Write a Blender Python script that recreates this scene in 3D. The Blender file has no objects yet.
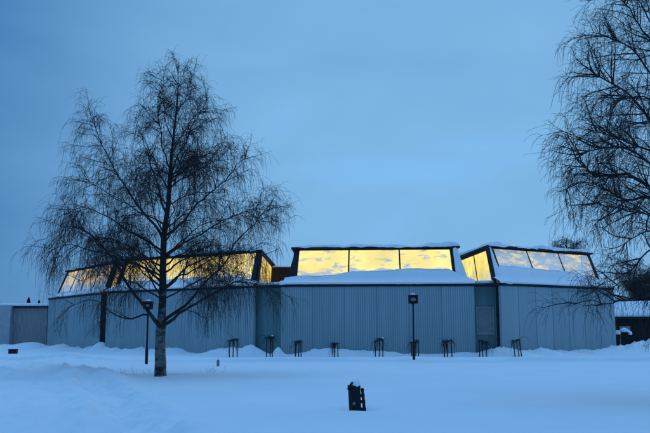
import bpy, math, random
import numpy as np
from mathutils import Vector

SC = bpy.context.scene
R = math.radians
# ---------------------------------------------------------------- camera
FPX = 800.0                       # focal length in photo pixels (photo 650 x 433)
PITCH = math.atan(115.5 / FPX)
EYE = 1.6
cam_d = bpy.data.cameras.new('camera')
cam_d.sensor_width = 36.0
cam_d.lens = 36.0 * FPX / 650.0
cam_d.clip_start = 0.1
cam_d.clip_end = 3000
cam = bpy.data.objects.new('camera', cam_d)
SC.collection.objects.link(cam)
cam.location = (0, 0, EYE)
cam.rotation_euler = (R(90) + PITCH, 0, 0)
SC.camera = cam

# ---------------------------------------------------------------- sky, sun, exposure
SUN_EL, SUN_ROT = R(1.0), R(62)
world = bpy.data.worlds.new('World')
SC.world = world
world.use_nodes = True
wn, wl = world.node_tree.nodes, world.node_tree.links
wn.clear()
w_out = wn.new('ShaderNodeOutputWorld')
w_bg = wn.new('ShaderNodeBackground')
w_bg.inputs['Strength'].default_value = 0.1
sky = wn.new('ShaderNodeTexSky')
sky.sky_type = 'NISHITA'
sky.sun_disc = False
sky.sun_elevation = SUN_EL
sky.sun_rotation = SUN_ROT
sky.ozone_density = 3.0
sky.air_density = 1.0
sky.dust_density = 0.3
tc = wn.new('ShaderNodeTexCoord')
# overcast layer: a thick blue dusk cloud deck, a little thinner in one broad patch
def wmath(op, a, b=None):
    n = wn.new('ShaderNodeMath'); n.operation = op
    for i, v in enumerate((a, b)):
        if v is None: continue
        if isinstance(v, (int, float)): n.inputs[i].default_value = v
        else: wl.new(v, n.inputs[i])
    return n.outputs[0]
dot = wn.new('ShaderNodeVectorMath'); dot.operation = 'DOT_PRODUCT'
wl.new(tc.outputs['Generated'], dot.inputs[0])
_d = Vector((0.13, 1.0, 0.21)).normalized()
dot.inputs[1].default_value = _d
mr = wn.new('ShaderNodeMapRange'); mr.interpolation_type = 'SMOOTHSTEP'
wl.new(dot.outputs['Value'], mr.inputs['Value'])
mr.inputs['From Min'].default_value = 0.82
mr.inputs['From Max'].default_value = 1.0
mp = wn.new('ShaderNodeMapping'); mp.inputs['Scale'].default_value = (1.0, 1.0, 2.6)
wl.new(tc.outputs['Generated'], mp.inputs['Vector'])
nz = wn.new('ShaderNodeTexNoise')
nz.inputs['Scale'].default_value = 4.2
nz.inputs['Detail'].default_value = 4.0
nz.inputs['Roughness'].default_value = 0.45
nz.inputs['Distortion'].default_value = 0.4
wl.new(mp.outputs[0], nz.inputs['Vector'])
nz_c = wmath('MULTIPLY', wmath('SUBTRACT', nz.outputs['Fac'], 0.5), 0.55)
sep = wn.new('ShaderNodeSeparateXYZ'); wl.new(tc.outputs['Generated'], sep.inputs[0])
mz = wn.new('ShaderNodeMapRange'); mz.interpolation_type = 'SMOOTHSTEP'      # overcast deck is brightest overhead
wl.new(sep.outputs['Z'], mz.inputs['Value'])
mz.inputs['From Min'].default_value = 0.42; mz.inputs['From Max'].default_value = 0.95
fac = wmath('MULTIPLY', wmath('ADD', wmath('MAXIMUM', mr.outputs[0], wmath('MULTIPLY', mz.outputs[0], 1.6)), nz_c), 0.6)
ramp = wn.new('ShaderNodeValToRGB')
ramp.color_ramp.elements[0].position = 0.0
ramp.color_ramp.elements[0].color = (0.072, 0.235, 0.525, 1)
ramp.color_ramp.elements[1].position = 0.62
ramp.color_ramp.elements[1].color = (0.225, 0.505, 0.845, 1)
_e = ramp.color_ramp.elements.new(1.0)
_e.color = (0.315, 0.820, 1.700, 1)
wl.new(fac, ramp.inputs['Fac'])
sc10 = wn.new('ShaderNodeVectorMath'); sc10.operation = 'SCALE'
sc10.inputs['Scale'].default_value = 10.0
wl.new(ramp.outputs['Color'], sc10.inputs[0])
mixw = wn.new('ShaderNodeMix'); mixw.data_type = 'RGBA'
mixw.inputs[0].default_value = 0.90
wl.new(sky.outputs['Color'], mixw.inputs[6])
wl.new(sc10.outputs[0], mixw.inputs[7])
wl.new(mixw.outputs[2], w_bg.inputs['Color'])
wl.new(w_bg.outputs[0], w_out.inputs['Surface'])

sun_d = bpy.data.lights.new('sun', 'SUN')
sun_d.energy = 0.18
sun_d.angle = R(30)
sun_d.color = (1.0, 0.97, 0.94)
sun = bpy.data.objects.new('sun', sun_d)
SC.collection.objects.link(sun)
sun.location = (0, 0, 40)
_sd = Vector((math.sin(SUN_ROT) * math.cos(R(26)), math.cos(SUN_ROT) * math.cos(R(26)), math.sin(R(26))))
sun.rotation_euler = _sd.to_track_quat('Z', 'Y').to_euler()

SC.view_settings.view_transform = 'Standard'
SC.view_settings.look = 'None'
SC.view_settings.gamma = 1.0
SC.view_settings.exposure = 0.0
SC.view_settings.use_curve_mapping = False
SC.render.engine = 'CYCLES'

# ---------------------------------------------------------------- helpers
COL = SC.collection
rng = np.random.default_rng(7)
random.seed(7)

def ray(px, py):
    u = (px - 325.0) / FPX
    v = (216.5 - py) / FPX
    c, s = math.cos(PITCH), math.sin(PITCH)
    return u, c - v * s, s + v * c

def at(px, py, Y):
    u, dy, dz = ray(px, py)
    t = Y / dy
    return np.array([u * t, Y, EYE + dz * t])

def on_ground(px, py, z=0.0):
    u, dy, dz = ray(px, py)
    t = (z - EYE) / dz
    return np.array([u * t, dy * t, z])

def link(o, parent=None):
    COL.objects.link(o)
    if parent is not None:
        o.parent = parent
    return o

def tag(o, label=None, cat=None, group=None, kind=None):
    if label: o['label'] = label
    if cat: o['category'] = cat
    if group: o['group'] = group
    if kind: o['kind'] = kind
    return o

def thing(name, loc, label, cat, group=None):
    o = bpy.data.objects.new(name, None)
    o.empty_display_size = 0.3
    COL.objects.link(o)
    o.location = tuple(float(v) for v in loc)
    return tag(o, label, cat, group)

class MB:
    """collects vertices and faces in WORLD coordinates; build() moves them into the parent's frame"""
    def __init__(self):
        self.v, self.f = [], []
    def face_set(self, verts, faces):
        b = len(self.v)
        self.v += [tuple(float(c) for c in p) for p in verts]
        self.f += [tuple(b + i for i in f) for f in faces]
    def hexa(self, p):
        """8 corners: 0-3 one face, 4-7 the opposite face"""
        self.face_set(p, [(0, 1, 2, 3), (7, 6, 5, 4), (0, 4, 5, 1), (1, 5, 6, 2), (2, 6, 7, 3), (3, 7, 4, 0)])
    def box(self, x0, x1, y0, y1, z0, z1):
        self.hexa([(x0, y0, z0), (x1, y0, z0), (x1, y0, z1), (x0, y0, z1),
                   (x0, y1, z0), (x1, y1, z0), (x1, y1, z1), (x0, y1, z1)])
    def beam(self, p, q, w, t, side):
        """bar from p to q, width w along `side`, thickness t across"""
        p, q, side = map(np.asarray, (p, q, side))
        d = q - p
        d = d / np.linalg.norm(d)
        a = side - d * np.dot(side, d)
        a = a / np.linalg.norm(a)
        b = np.cross(d, a)
        a, b = a * w / 2, b * t / 2
        self.hexa([p - a - b, p + a - b, p + a + b, p - a + b, q - a - b, q + a - b, q + a + b, q - a + b])
    def prism(self, poly, z0, z1):
        n = len(poly)
        vs = [(x, y, z0) for x, y in poly] + [(x, y, z1) for x, y in poly]
        fs = [tuple(range(n))[::-1], tuple(range(n, 2 * n))] + [(i, (i + 1) % n, n + (i + 1) % n, n + i) for i in range(n)]
        self.face_set(vs, fs)
    def slab(self, quad, normal, t):
        """flat quad given thickness t along -normal"""
        q = [np.asarray(c, float) for c in quad]
        n = np.asarray(normal, float) * t
        self.hexa(q + [c - n for c in q])
    def grid(self, P):
        """P[i][j] points -> quads"""
        P = np.asarray(P)
        n, m, _ = P.shape
        self.face_set(P.reshape(-1, 3), [(i * m + j, (i + 1) * m + j, (i + 1) * m + j + 1, i * m + j + 1)
                                         for i in range(n - 1) for j in range(m - 1)])
    def lathe(self, prof, c=(0, 0, 0), n=16, axis=None):
        c = np.asarray(c, float)
        vs, fs = [], []
        for r, z in prof:
            for k in range(n):
                a = 2 * math.pi * k / n
                vs.append(c + (r * math.cos(a), r * math.sin(a), z))
        m = len(prof)
        for i in range(m - 1):
            for k in range(n):
                fs.append((i * n + k, i * n + (k + 1) % n, (i + 1) * n + (k + 1) % n, (i + 1) * n + k))
        fs.append(tuple(range(n))[::-1]); fs.append(tuple(range((m - 1) * n, m * n)))
        self.face_set(vs, fs)
    def tube(self, pts, radii, sides=8):
        V, F = tube_arrays(np.asarray(pts, float)[None], np.asarray(radii, float)[None], sides)
        self.face_set(V, [tuple(f) for f in F])
        n = len(pts)
        b = len(self.v) - n * sides
        self.f.append(tuple(b + k for k in range(sides))[::-1])
        self.f.append(tuple(b + (n - 1) * sides + k for k in range(sides)))
    def build(self, name, mat, parent=None, smooth=False, bevel=0.0, attr=None):
        off = world_loc(parent)
        me = bpy.data.meshes.new(name)
        me.from_pydata([(x - off[0], y - off[1], z - off[2]) for x, y, z in self.v], [], self.f)
        fix_normals(me)
        me.materials.append(mat)
        if attr is not None:
            a = me.attributes.new('tint', 'FLOAT', 'FACE')
            a.data.foreach_set('value', np.asarray(attr, np.float32))
        if smooth:
            me.shade_smooth()
        o = bpy.data.objects.new(name, me)
        link(o, parent)
        if bevel:
            m = o.modifiers.new('bevel', 'BEVEL'); m.width = bevel; m.segments = 2
        return o

def fix_normals(me):
    import bmesh
    bm = bmesh.new(); bm.from_mesh(me)
    bmesh.ops.recalc_face_normals(bm, faces=bm.faces)
    bm.to_mesh(me); bm.free()
    me.update()

def world_loc(o):
    p = Vector((0, 0, 0))
    while o is not None:
        p = p + o.location; o = o.parent
    return p

def tube_arrays(P, RAD, sides):
    """P (N,n,3) polylines, RAD (N,n) radii -> vertices and quads of open tubes"""
    N, n, _ = P.shape
    T = np.gradient(P, axis=1)
    T /= np.linalg.norm(T, axis=2, keepdims=True) + 1e-9
    ch = P[:, -1] - P[:, 0]
    ref = np.stack([-ch[:, 1], ch[:, 0], np.zeros(N)], 1)
    ln = np.linalg.norm(ref, axis=1)
    ref[ln < 1e-4] = (1, 0, 0)
    ref /= np.linalg.norm(ref, axis=1, keepdims=True)
    A = ref[:, None] - T * np.sum(ref[:, None] * T, 2, keepdims=True)
    A /= np.linalg.norm(A, axis=2, keepdims=True) + 1e-9
    B = np.cross(T, A)
    ang = np.arange(sides) * 2 * math.pi / sides
    V = P[:, :, None] + RAD[:, :, None, None] * (A[:, :, None] * np.cos(ang)[None, None, :, None] + B[:, :, None] * np.sin(ang)[None, None, :, None])
    idx = np.arange(N * n * sides).reshape(N, n, sides)
    a = idx[:, :-1]; b = idx[:, 1:]
    F = np.stack([a, np.roll(a, -1, 2), np.roll(b, -1, 2), b], -1).reshape(-1, 4)
    return V.reshape(-1, 3), F

def mesh_np(name, V, F, mat, parent=None, smooth=True):
    off = world_loc(parent)
    V = V - np.array(off)[None]
    me = bpy.data.meshes.new(name)
    me.vertices.add(len(V)); me.vertices.foreach_set('co', V.astype(np.float32).ravel())
    me.loops.add(F.size); me.loops.foreach_set('vertex_index', F.astype(np.int32).ravel())
    me.polygons.add(len(F)); me.polygons.foreach_set('loop_start', np.arange(0, F.size, 4, dtype=np.int32))
    me.update(calc_edges=True); me.validate()
    me.materials.append(mat)
    if smooth: me.shade_smooth()
    o = bpy.data.objects.new(name, me)
    return link(o, parent)

def _h(ix, iy, s):
    n = (ix.astype(np.int64) * 374761393 + iy.astype(np.int64) * 668265263 + s * 974634777) & 0x7fffffff
    n = ((n ^ (n >> 13)) * 1274126177) & 0x7fffffff
    return ((n ^ (n >> 16)) & 0xffff) / 65535.0
def vnoise(x, y, s=0):
    x, y = np.asarray(x, float), np.asarray(y, float)
    ix, iy = np.floor(x), np.floor(y)
    fx, fy = x - ix, y - iy
    fx, fy = fx * fx * (3 - 2 * fx), fy * fy * (3 - 2 * fy)
    a, b = _h(ix, iy, s), _h(ix + 1, iy, s)
    c, d = _h(ix, iy + 1, s), _h(ix + 1, iy + 1, s)
    return (a + (b - a) * fx) * (1 - fy) + (c + (d - c) * fx) * fy - 0.5
def fbm(x, y, s=0, o=4):
    t, a = 0, 1.0
    for k in range(o):
        t = t + a * vnoise(np.asarray(x) * 2 ** k + k * 17.3, np.asarray(y) * 2 ** k - k * 9.1, s + k)
        a *= 0.5
    return t

# ---------------------------------------------------------------- materials
def new_mat(name):
    m = bpy.data.materials.new(name); m.use_nodes = True
    nt = m.node_tree
    return m, nt.nodes, nt.links, nt.nodes['Principled BSDF']

def N(nodes, typ, **kw):
    n = nodes.new(typ)
    for k, v in kw.items(): setattr(n, k, v)
    return n

def rough_mat(name, c0, c1, scale=3.0, rough=0.7, stretch=(1, 1, 1), bump=0.0, bscale=30, metallic=0.0, lo=0.35, hi=0.65):
    m, n, l, p = new_mat(name)
    t = N(n, 'ShaderNodeTexCoord'); mp_ = N(n, 'ShaderNodeMapping'); mp_.inputs['Scale'].default_value = stretch
    l.new(t.outputs['Object'], mp_.inputs['Vector'])
    z = N(n, 'ShaderNodeTexNoise'); z.inputs['Scale'].default_value = scale; z.inputs['Detail'].default_value = 6
    l.new(mp_.outputs[0], z.inputs['Vector'])
    r = N(n, 'ShaderNodeValToRGB')
    r.color_ramp.elements[0].position = lo; r.color_ramp.elements[0].color = (*c0, 1)
    r.color_ramp.elements[1].position = hi; r.color_ramp.elements[1].color = (*c1, 1)
    l.new(z.outputs['Fac'], r.inputs['Fac']); l.new(r.outputs['Color'], p.inputs['Base Color'])
    p.inputs['Roughness'].default_value = rough
    p.inputs['Metallic'].default_value = metallic
    p.inputs['Specular IOR Level'].default_value = .25
    if bump:
        z2 = N(n, 'ShaderNodeTexNoise'); z2.inputs['Scale'].default_value = bscale; z2.inputs['Detail'].default_value = 5
        l.new(mp_.outputs[0], z2.inputs['Vector'])
        b = N(n, 'ShaderNodeBump'); b.inputs['Strength'].default_value = 0.6; b.inputs['Distance'].default_value = bump
        l.new(z2.outputs['Fac'], b.inputs['Height']); l.new(b.outputs[0], p.inputs['Normal'])
    return m

def snow_mat(name, big=0.03, c=0.86):
    m, n, l, p = new_mat(name)
    t = N(n, 'ShaderNodeTexCoord')
    z = N(n, 'ShaderNodeTexNoise'); z.inputs['Scale'].default_value = 2.2; z.inputs['Detail'].default_value = 8; z.inputs['Roughness'].default_value = 0.6
    l.new(t.outputs['Object'], z.inputs['Vector'])
    b = N(n, 'ShaderNodeBump'); b.inputs['Strength'].default_value = 0.5; b.inputs['Distance'].default_value = big
    l.new(z.outputs['Fac'], b.inputs['Height'])
    z2 = N(n, 'ShaderNodeTexNoise'); z2.inputs['Scale'].default_value = 60; z2.inputs['Detail'].default_value = 3
    l.new(t.outputs['Object'], z2.inputs['Vector'])
    b2 = N(n, 'ShaderNodeBump'); b2.inputs['Strength'].default_value = 0.35; b2.inputs['Distance'].default_value = 0.01
    l.new(z2.outputs['Fac'], b2.inputs['Height']); l.new(b.outputs[0], b2.inputs['Normal'])
    l.new(b2.outputs[0], p.inputs['Normal'])
    r = N(n, 'ShaderNodeValToRGB')
    r.color_ramp.elements[0].position = 0.3; r.color_ramp.elements[0].color = (c - .05, c - .04, c - .02, 1)
    r.color_ramp.elements[1].position = 0.7; r.color_ramp.elements[1].color = (c, c + .005, c + .02, 1)
    z3 = N(n, 'ShaderNodeTexNoise'); z3.inputs['Scale'].default_value = 0.35; z3.inputs['Detail'].default_value = 5
    l.new(t.outputs['Object'], z3.inputs['Vector'])
    l.new(z3.outputs['Fac'], r.inputs['Fac']); l.new(r.outputs['Color'], p.inputs['Base Color'])
    p.inputs['Roughness'].default_value = 0.75
    p.inputs['Specular IOR Level'].default_value = 0.25
    return m

def cladding_mat(name, base):
    m, n, l, p = new_mat(name)
    t = N(n, 'ShaderNodeTexCoord'); mp_ = N(n, 'ShaderNodeMapping'); mp_.inputs['Scale'].default_value = (1.6, 1.6, 0.12)
    l.new(t.outputs['Object'], mp_.inputs['Vector'])
    z = N(n, 'ShaderNodeTexNoise'); z.inputs['Scale'].default_value = 1.3; z.inputs['Detail'].default_value = 7; z.inputs['Roughness'].default_value = 0.6
    l.new(mp_.outputs[0], z.inputs['Vector'])
    mrn = N(n, 'ShaderNodeMapRange'); mrn.inputs['From Min'].default_value = .3; mrn.inputs['From Max'].default_value = .7
    mrn.inputs['To Min'].default_value = 0.91; mrn.inputs['To Max'].default_value = 1.06
    l.new(z.outputs['Fac'], mrn.inputs['Value'])
    a = N(n, 'ShaderNodeAttribute', attribute_name='tint')
    mu = N(n, 'ShaderNodeMath', operation='MULTIPLY')
    l.new(mrn.outputs[0], mu.inputs[0]); l.new(a.outputs['Fac'], mu.inputs[1])
    v = N(n, 'ShaderNodeVectorMath', operation='SCALE'); v.inputs[0].default_value = base
    l.new(mu.outputs[0], v.inputs['Scale'])
    l.new(v.outputs[0], p.inputs['Base Color'])
    p.inputs['Roughness'].default_value = 0.5
    p.inputs['Specular IOR Level'].default_value = 0.35
    return m

def pane_mat(name, lo, hi, strength, colour, film=0.25, scale=0.9, seed=0.0, grad=.22):
    """lit window glass with wind-blown snow stuck to it: lo/hi set how much of the pane the snow covers"""
    m, n, l, p = new_mat(name)
    out = n['Material Output']
    t = N(n, 'ShaderNodeTexCoord')
    mp_ = N(n, 'ShaderNodeMapping'); mp_.inputs['Location'].default_value = (seed, seed * 1.7, seed * .4)
    mp_.inputs['Rotation'].default_value = (0, R(30), 0); mp_.inputs['Scale'].default_value = (0.6, 0.8, 1.9)
    l.new(t.outputs['Object'], mp_.inputs['Vector'])
    z = N(n, 'ShaderNodeTexNoise'); z.inputs['Scale'].default_value = scale; z.inputs['Detail'].default_value = 5
    z.inputs['Roughness'].default_value = 0.62; z.inputs['Distortion'].default_value = 0.4
    l.new(mp_.outputs[0], z.inputs['Vector'])
    r = N(n, 'ShaderNodeValToRGB')
    r.color_ramp.elements[0].position = lo; r.color_ramp.elements[0].color = (0, 0, 0, 1)
    r.color_ramp.elements[1].position = hi; r.color_ramp.elements[1].color = (1, 1, 1, 1)
    sg_ = N(n, 'ShaderNodeSeparateXYZ'); l.new(t.outputs['Generated'], sg_.inputs[0])
    gz = N(n, 'ShaderNodeMapRange', interpolation_type='SMOOTHSTEP')        # more snow clings towards the sill
    gz.inputs['From Min'].default_value = .62; gz.inputs['From Max'].default_value = .18
    gz.inputs['To Min'].default_value = 0; gz.inputs['To Max'].default_value = grad
    l.new(sg_.outputs['Z'], gz.inputs['Value'])
    az = N(n, 'ShaderNodeMath', operation='ADD'); l.new(z.outputs['Fac'], az.inputs[0]); l.new(gz.outputs[0], az.inputs[1])
    l.new(az.outputs[0], r.inputs['Fac'])
    z2 = N(n, 'ShaderNodeTexNoise'); z2.inputs['Scale'].default_value = 0.45; z2.inputs['Detail'].default_value = 2
    l.new(t.outputs['Object'], z2.inputs['Vector'])
    mr2 = N(n, 'ShaderNodeMapRange'); mr2.inputs['From Min'].default_value = .3; mr2.inputs['From Max'].default_value = .7
    mr2.inputs['To Min'].default_value = strength * .78; mr2.inputs['To Max'].default_value = strength * 1.1
    l.new(z2.outputs['Fac'], mr2.inputs['Value'])
    e = N(n, 'ShaderNodeEmission'); e.inputs['Color'].default_value = (*colour, 1)
    l.new(mr2.outputs[0], e.inputs['Strength'])
    g = N(n, 'ShaderNodeBsdfGlossy'); g.inputs['Roughness'].default_value = 0.12
    mg = N(n, 'ShaderNodeMixShader'); mg.inputs[0].default_value = 0.06
    l.new(e.outputs[0], mg.inputs[1]); l.new(g.outputs[0], mg.inputs[2])
    p.inputs['Base Color'].default_value = (.84, .85, .87, 1)
    p.inputs['Roughness'].default_value = .8
    p.inputs['Emission Color'].default_value = (*colour, 1)
    p.inputs['Emission Strength'].default_value = strength * film
    bp = N(n, 'ShaderNodeBump'); bp.inputs['Strength'].default_value = .5; bp.inputs['Distance'].default_value = .08
    l.new(z.outputs['Fac'], bp.inputs['Height']); l.new(bp.outputs[0], p.inputs['Normal'])
    ms = N(n, 'ShaderNodeMixShader')
    l.new(r.outputs['Color'], ms.inputs[0]); l.new(mg.outputs[0], ms.inputs[1]); l.new(p.outputs[0], ms.inputs[2])
    l.new(ms.outputs[0], out.inputs['Surface'])
    return m

M_SNOW = snow_mat('snow')
M_SNOWG = snow_mat('ground snow', 0.07)
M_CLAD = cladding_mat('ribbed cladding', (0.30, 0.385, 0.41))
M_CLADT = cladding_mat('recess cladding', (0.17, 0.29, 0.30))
M_DARK = rough_mat('dark metal', (.010, .011, .014), (.022, .023, .027), 4, .65)
M_BLACK = rough_mat('black paint', (.006, .006, .008), (.012, .012, .015), 9, .6)
M_BROWN = rough_mat('brown boards', (.017, .016, .0165), (.036, .033, .033), 5, .8, (3, 3, .3))
M_WOODG = rough_mat('grey boards', (.26, .26, .265), (.36, .355, .36), 3, .85, (6, 6, .4))
M_PALE = rough_mat('pale render', (.33, .36, .39), (.40, .43, .46), 1.5, .8)
M_BARK = rough_mat('twig bark', (.022, .018, .018), (.055, .046, .044), 6, .85)
M_BARKF = rough_mat('far twig bark', (.02, .017, .017), (.04, .034, .033), 3, .9)
M_STAKE = rough_mat('stake wood', (.022, .018, .016), (.05, .042, .036), 8, .85, (1, 1, .2))
M_LENS = rough_mat('lamp glass', (.30, .32, .34), (.42, .44, .46), 6, .25)
M_GREY = rough_mat('grey plastic', (.20, .21, .22), (.28, .29, .30), 6, .6)
M_MARK = rough_mat('badge', (.16, .17, .18), (.26, .27, .28), 40, .5)
M_GRASS = rough_mat('dry stalks', (.05, .042, .03), (.10, .085, .06), 10, .9)
M_LOUV = rough_mat('louvre paint', (.34, .38, .40), (.42, .46, .48), 3, .5)

def birch_bark():
    m, n, l, p = new_mat('birch bark')
    t = N(n, 'ShaderNodeTexCoord')
    mp_ = N(n, 'ShaderNodeMapping'); mp_.inputs['Scale'].default_value = (1.2, 1.2, 2.6)
    l.new(t.outputs['Object'], mp_.inputs['Vector'])
    z = N(n, 'ShaderNodeTexNoise'); z.inputs['Scale'].default_value = 1.5; z.inputs['Detail'].default_value = 7; z.inputs['Roughness'].default_value = .65
    l.new(mp_.outputs[0], z.inputs['Vector'])
    sx = N(n, 'ShaderNodeSeparateXYZ'); l.new(t.outputs['Object'], sx.inputs[0])
    mr_ = N(n, 'ShaderNodeMapRange'); mr_.inputs['From Min'].default_value = 1.8; mr_.inputs['From Max'].default_value = 5.5
    mr_.inputs['To Min'].default_value = 0.0; mr_.inputs['To Max'].default_value = 0.34
    l.new(sx.outputs['Z'], mr_.inputs['Value'])
    ad = N(n, 'ShaderNodeMath', operation='SUBTRACT'); l.new(z.outputs['Fac'], ad.inputs[0]); l.new(mr_.outputs[0], ad.inputs[1])
    r = N(n, 'ShaderNodeValToRGB')
    r.color_ramp.elements[0].position = .42; r.color_ramp.elements[0].color = (.016, .014, .014, 1)
    r.color_ramp.elements[1].position = .54; r.color_ramp.elements[1].color = (.16, .155, .15, 1)
    l.new(ad.outputs[0], r.inputs['Fac']); l.new(r.outputs['Color'], p.inputs['Base Color'])
    p.inputs['Roughness'].default_value = .85
    b = N(n, 'ShaderNodeBump'); b.inputs['Strength'].default_value = .8; b.inputs['Distance'].default_value = .04
    l.new(z.outputs['Fac'], b.inputs['Height']); l.new(b.outputs[0], p.inputs['Normal'])
    return m
M_BIRCH = birch_bark()

# ---------------------------------------------------------------- building plan (metres, fan-shaped front)
ZP = 4.81
A0, A1 = np.array([-26.8, 78.0]), np.array([-18.45, 66.2])
B0, B1 = np.array([-17.55, 64.6]), np.array([-5.02, 56.6])
C0, C1 = np.array([-3.02, 55.3]), np.array([10.10, 54.3])
D0, D1 = np.array([11.72, 53.6]), np.array([21.45, 59.6])
FRONT = [A0, A1, B0, B1, C0, C1, D0, D1]

# ---------------------------------------------------------------- ground
def seg_dist(x, y, p, q):
    d = q - p
    t = np.clip(((x - p[0]) * d[0] + (y - p[1]) * d[1]) / np.dot(d, d), 0, 1)
    return np.hypot(x - p[0] - t * d[0], y - p[1] - t * d[1])

def bump_(x, y, cx, cy, rx, ry, h):
    return h * np.exp(-(((x - cx) / rx) ** 2 + ((y - cy) / ry) ** 2))

TRACK = [on_ground(*p)[:2] for p in ((40, 368), (78, 374), (95, 385), (112, 400), (135, 425), (150, 460))]
prints = []
_pr = np.random.default_rng(3)
for i in range(len(TRACK) - 1):
    p, q = TRACK[i], TRACK[i + 1]
    L_ = np.linalg.norm(q - p)
    for k in range(int(L_ / 0.17)):
        t = k * 0.17 / L_
        c = p + (q - p) * t + _pr.normal(0, .30, 2)
        prints.append((c[0], c[1], _pr.uniform(.10, .17), _pr.uniform(-.20, .06)))

HEAPS = [  # px, depth, rx, ry, height
    (104, 65.0, .9, .7, .75), (112, 63.2, .9, .7, .4), (94, 67.0, 1.0, .8, .45), (66, 73, 2.0, 1.5, .45), (80, 70, 1.6, 1.2, .35),
    (254, 56.0, .5, .5, .38), (262, 55.6, .5, .5, .18), (279, 54.9, .32, .4, .4), (240, 56.4, 1.3, .8, .35), (222, 57, 1.5, .8, .30),
    (499, 53.4, .55, .5, .42), (506, 52.9, .5, .5, .16), (535, 54.2, 1.5, .8, .42), (521, 53.0, 1.0, .7, .25), (488, 54.2, .7, .6, .3),
    (560, 55.4, 1.6, 1.0, .34), (590, 57.0, 2.2, 1.2, .28), (612, 58.6, 2.0, 1.0, .28), (350, 54.3, 2.5, .7, .30), (320, 54.6, 1.6, .7, .18),
    (410, 54.0, 2.2, .7, .14), (462, 53.8, 1.2, .6, .16), (20, 76, 3, 2, .28), (36, 77, 1.6, 1.5, .2), (4, 76, 2.5, 2, .30),
    (645, 60, 1.8, 2.0, .30), (662, 58, 3, 2.5, .6), (626, 63, 2, 2, .05), (170, 60.5, 2.4, .9, .22), (140, 62, 1.6, .9, .3)]
MOUNDS = [(62, 374, 1.2, .9, .30), (82, 377, 1.1, .8, .42), (97, 380, .9, .8, .30), (70, 381, .8, .6, .16), (108, 382, .8, .7, .15), (46, 366, 1.4, 1.0, .20),
          (18, 372, 1.4, 1.1, .20), (-6, 378, 1.6, 1.3, .28), (28, 388, 1.1, .8, .10), (5, 400, 1.2, .8, .16), (60, 362, 1.5, .9, .22)]

HOLLOWS = []
for _p, _r, _d2 in (((160.5, 376), .45, .10), ((357, 411.5), .30, .07), ((414, 362.5), .2, .05), ((146.3, 365.5), .2, .05)):
    _g = on_ground(*_p); HOLLOWS.append((_g[0], _g[1], _r, _d2))
def hz(x, y):
    x, y = np.asarray(x, float), np.asarray(y, float)
    h = 0.09 * fbm(x * .11, y * .11, 1, 3) + 0.03 * fbm(x * .55, y * .35, 5, 3)
    # trodden, lumpy snow on the left
    left = 1 / (1 + np.exp((x + y * .27 - 0.3) * 1.3))
    near = np.clip((58 - y) / 10, 0, 1)
    h = h + left * near * (0.09 * fbm(x * 1.0, y * .8, 11, 4) + 0.15 * np.abs(fbm(x * 2.2, y * 1.7, 15, 4)) + .14 * np.abs(fbm(x * 4.6, y * 4.0, 17, 2)))
    # banks of the cleared lane in front of the building
    wob = 0.5 * vnoise(x * .12, y * 0, 21) + .25 * vnoise(x * .5, y * 0, 22)
    r1 = 43.3 + wob * 2 + .004 * x * x
    r2 = 50.6 + wob * 1.4 + .004 * x * x
    am = 0.75 + .9 * vnoise(x * .35, y * .1, 25)
    q = y - r1
    h = h + 0.27 * am * np.where(q < 0, np.exp(-(q / .17) ** 2), np.exp(-(q / .8) ** 2)) * (1 + .35 * vnoise(x * 1.3, y, 26)) - .05 * np.exp(-((q + .6) / .4) ** 2)
    h = h + 0.10 * am * np.exp(-((y - r2) / .9) ** 2)
    mid = np.exp(-((y - .5 * (r1 + r2)) / 2.2) ** 2)
    h = h + mid * .025 * fbm(x * .9, y * 1.2, 31, 3)
    # drift along the wall
    d = np.full(x.shape, 1e3)
    for i in range(len(FRONT) - 1):
        d = np.minimum(d, seg_dist(x, y, FRONT[i], FRONT[i + 1]))
    am = np.clip(.45 + 1.1 * fbm(x * .35, y * .2, 41, 3), 0, 2)
    h = h + .15 * am * np.exp(-(d / 1.1) ** 2) * (1 + .5 * fbm(x * 1.9, y * 1.9, 43, 3) + .5 * np.abs(fbm(x * 4.5, y * 4.5, 45, 3)))
    for px, Y, rx, ry, hh in HEAPS:
        cx = (px - 325) / FPX * Y
        ex = bump_(x, y, cx, Y, rx, ry, hh)
        h = h + ex * (1 + .7 * fbm(x * 1.5, y * 1.5, 51, 3) + .5 * np.abs(fbm(x * 4, y * 4, 53, 3)))
    for px, py, rx, ry, hh in MOUNDS:
        c = on_ground(px, py)
        h = h + .8 * bump_(x, y, c[0], c[1], rx, ry, hh) * (1 + .6 * fbm(x * 1.8, y * 1.8, 61, 3) + .45 * np.abs(fbm(x * 4.2, y * 3.6, 63, 3)))
    # trodden track
    dt = np.full(x.shape, 1e3)
    for i in range(len(TRACK) - 1):
        dt = np.minimum(dt, seg_dist(x, y, TRACK[i], TRACK[i + 1]))
    h = h - .12 * np.exp(-(dt / .5) ** 2) + .09 * np.exp(-((dt - .75) / .3) ** 2) * (1 + fbm(x * 2, y * 2, 71, 3))
    h = h + np.exp(-(dt / 1.0) ** 2) * .24 * fbm(x * 3.1, y * 3.1, 75, 3)
    # hollows blown out round the trunk, the bin and the lamp posts
    for cx, cy, rr, dd in HOLLOWS:
        q = np.hypot(x - cx, y - cy)
        h = h - dd * np.exp(-(q / rr) ** 2) + dd * .7 * np.exp(-((q - rr * 2.0) / (rr * .7)) ** 2) * (.7 + vnoise(x * 2, y * 2, 81))
    h = h + .018 * fbm(x * 1.6 + y * .5, y * 3.0, 85, 4) * np.clip((30 - y) / 10, 0, 1)
    return h

def hzp(x, y):
    return float(hz(np.array([x]), np.array([y]))[0])

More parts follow.
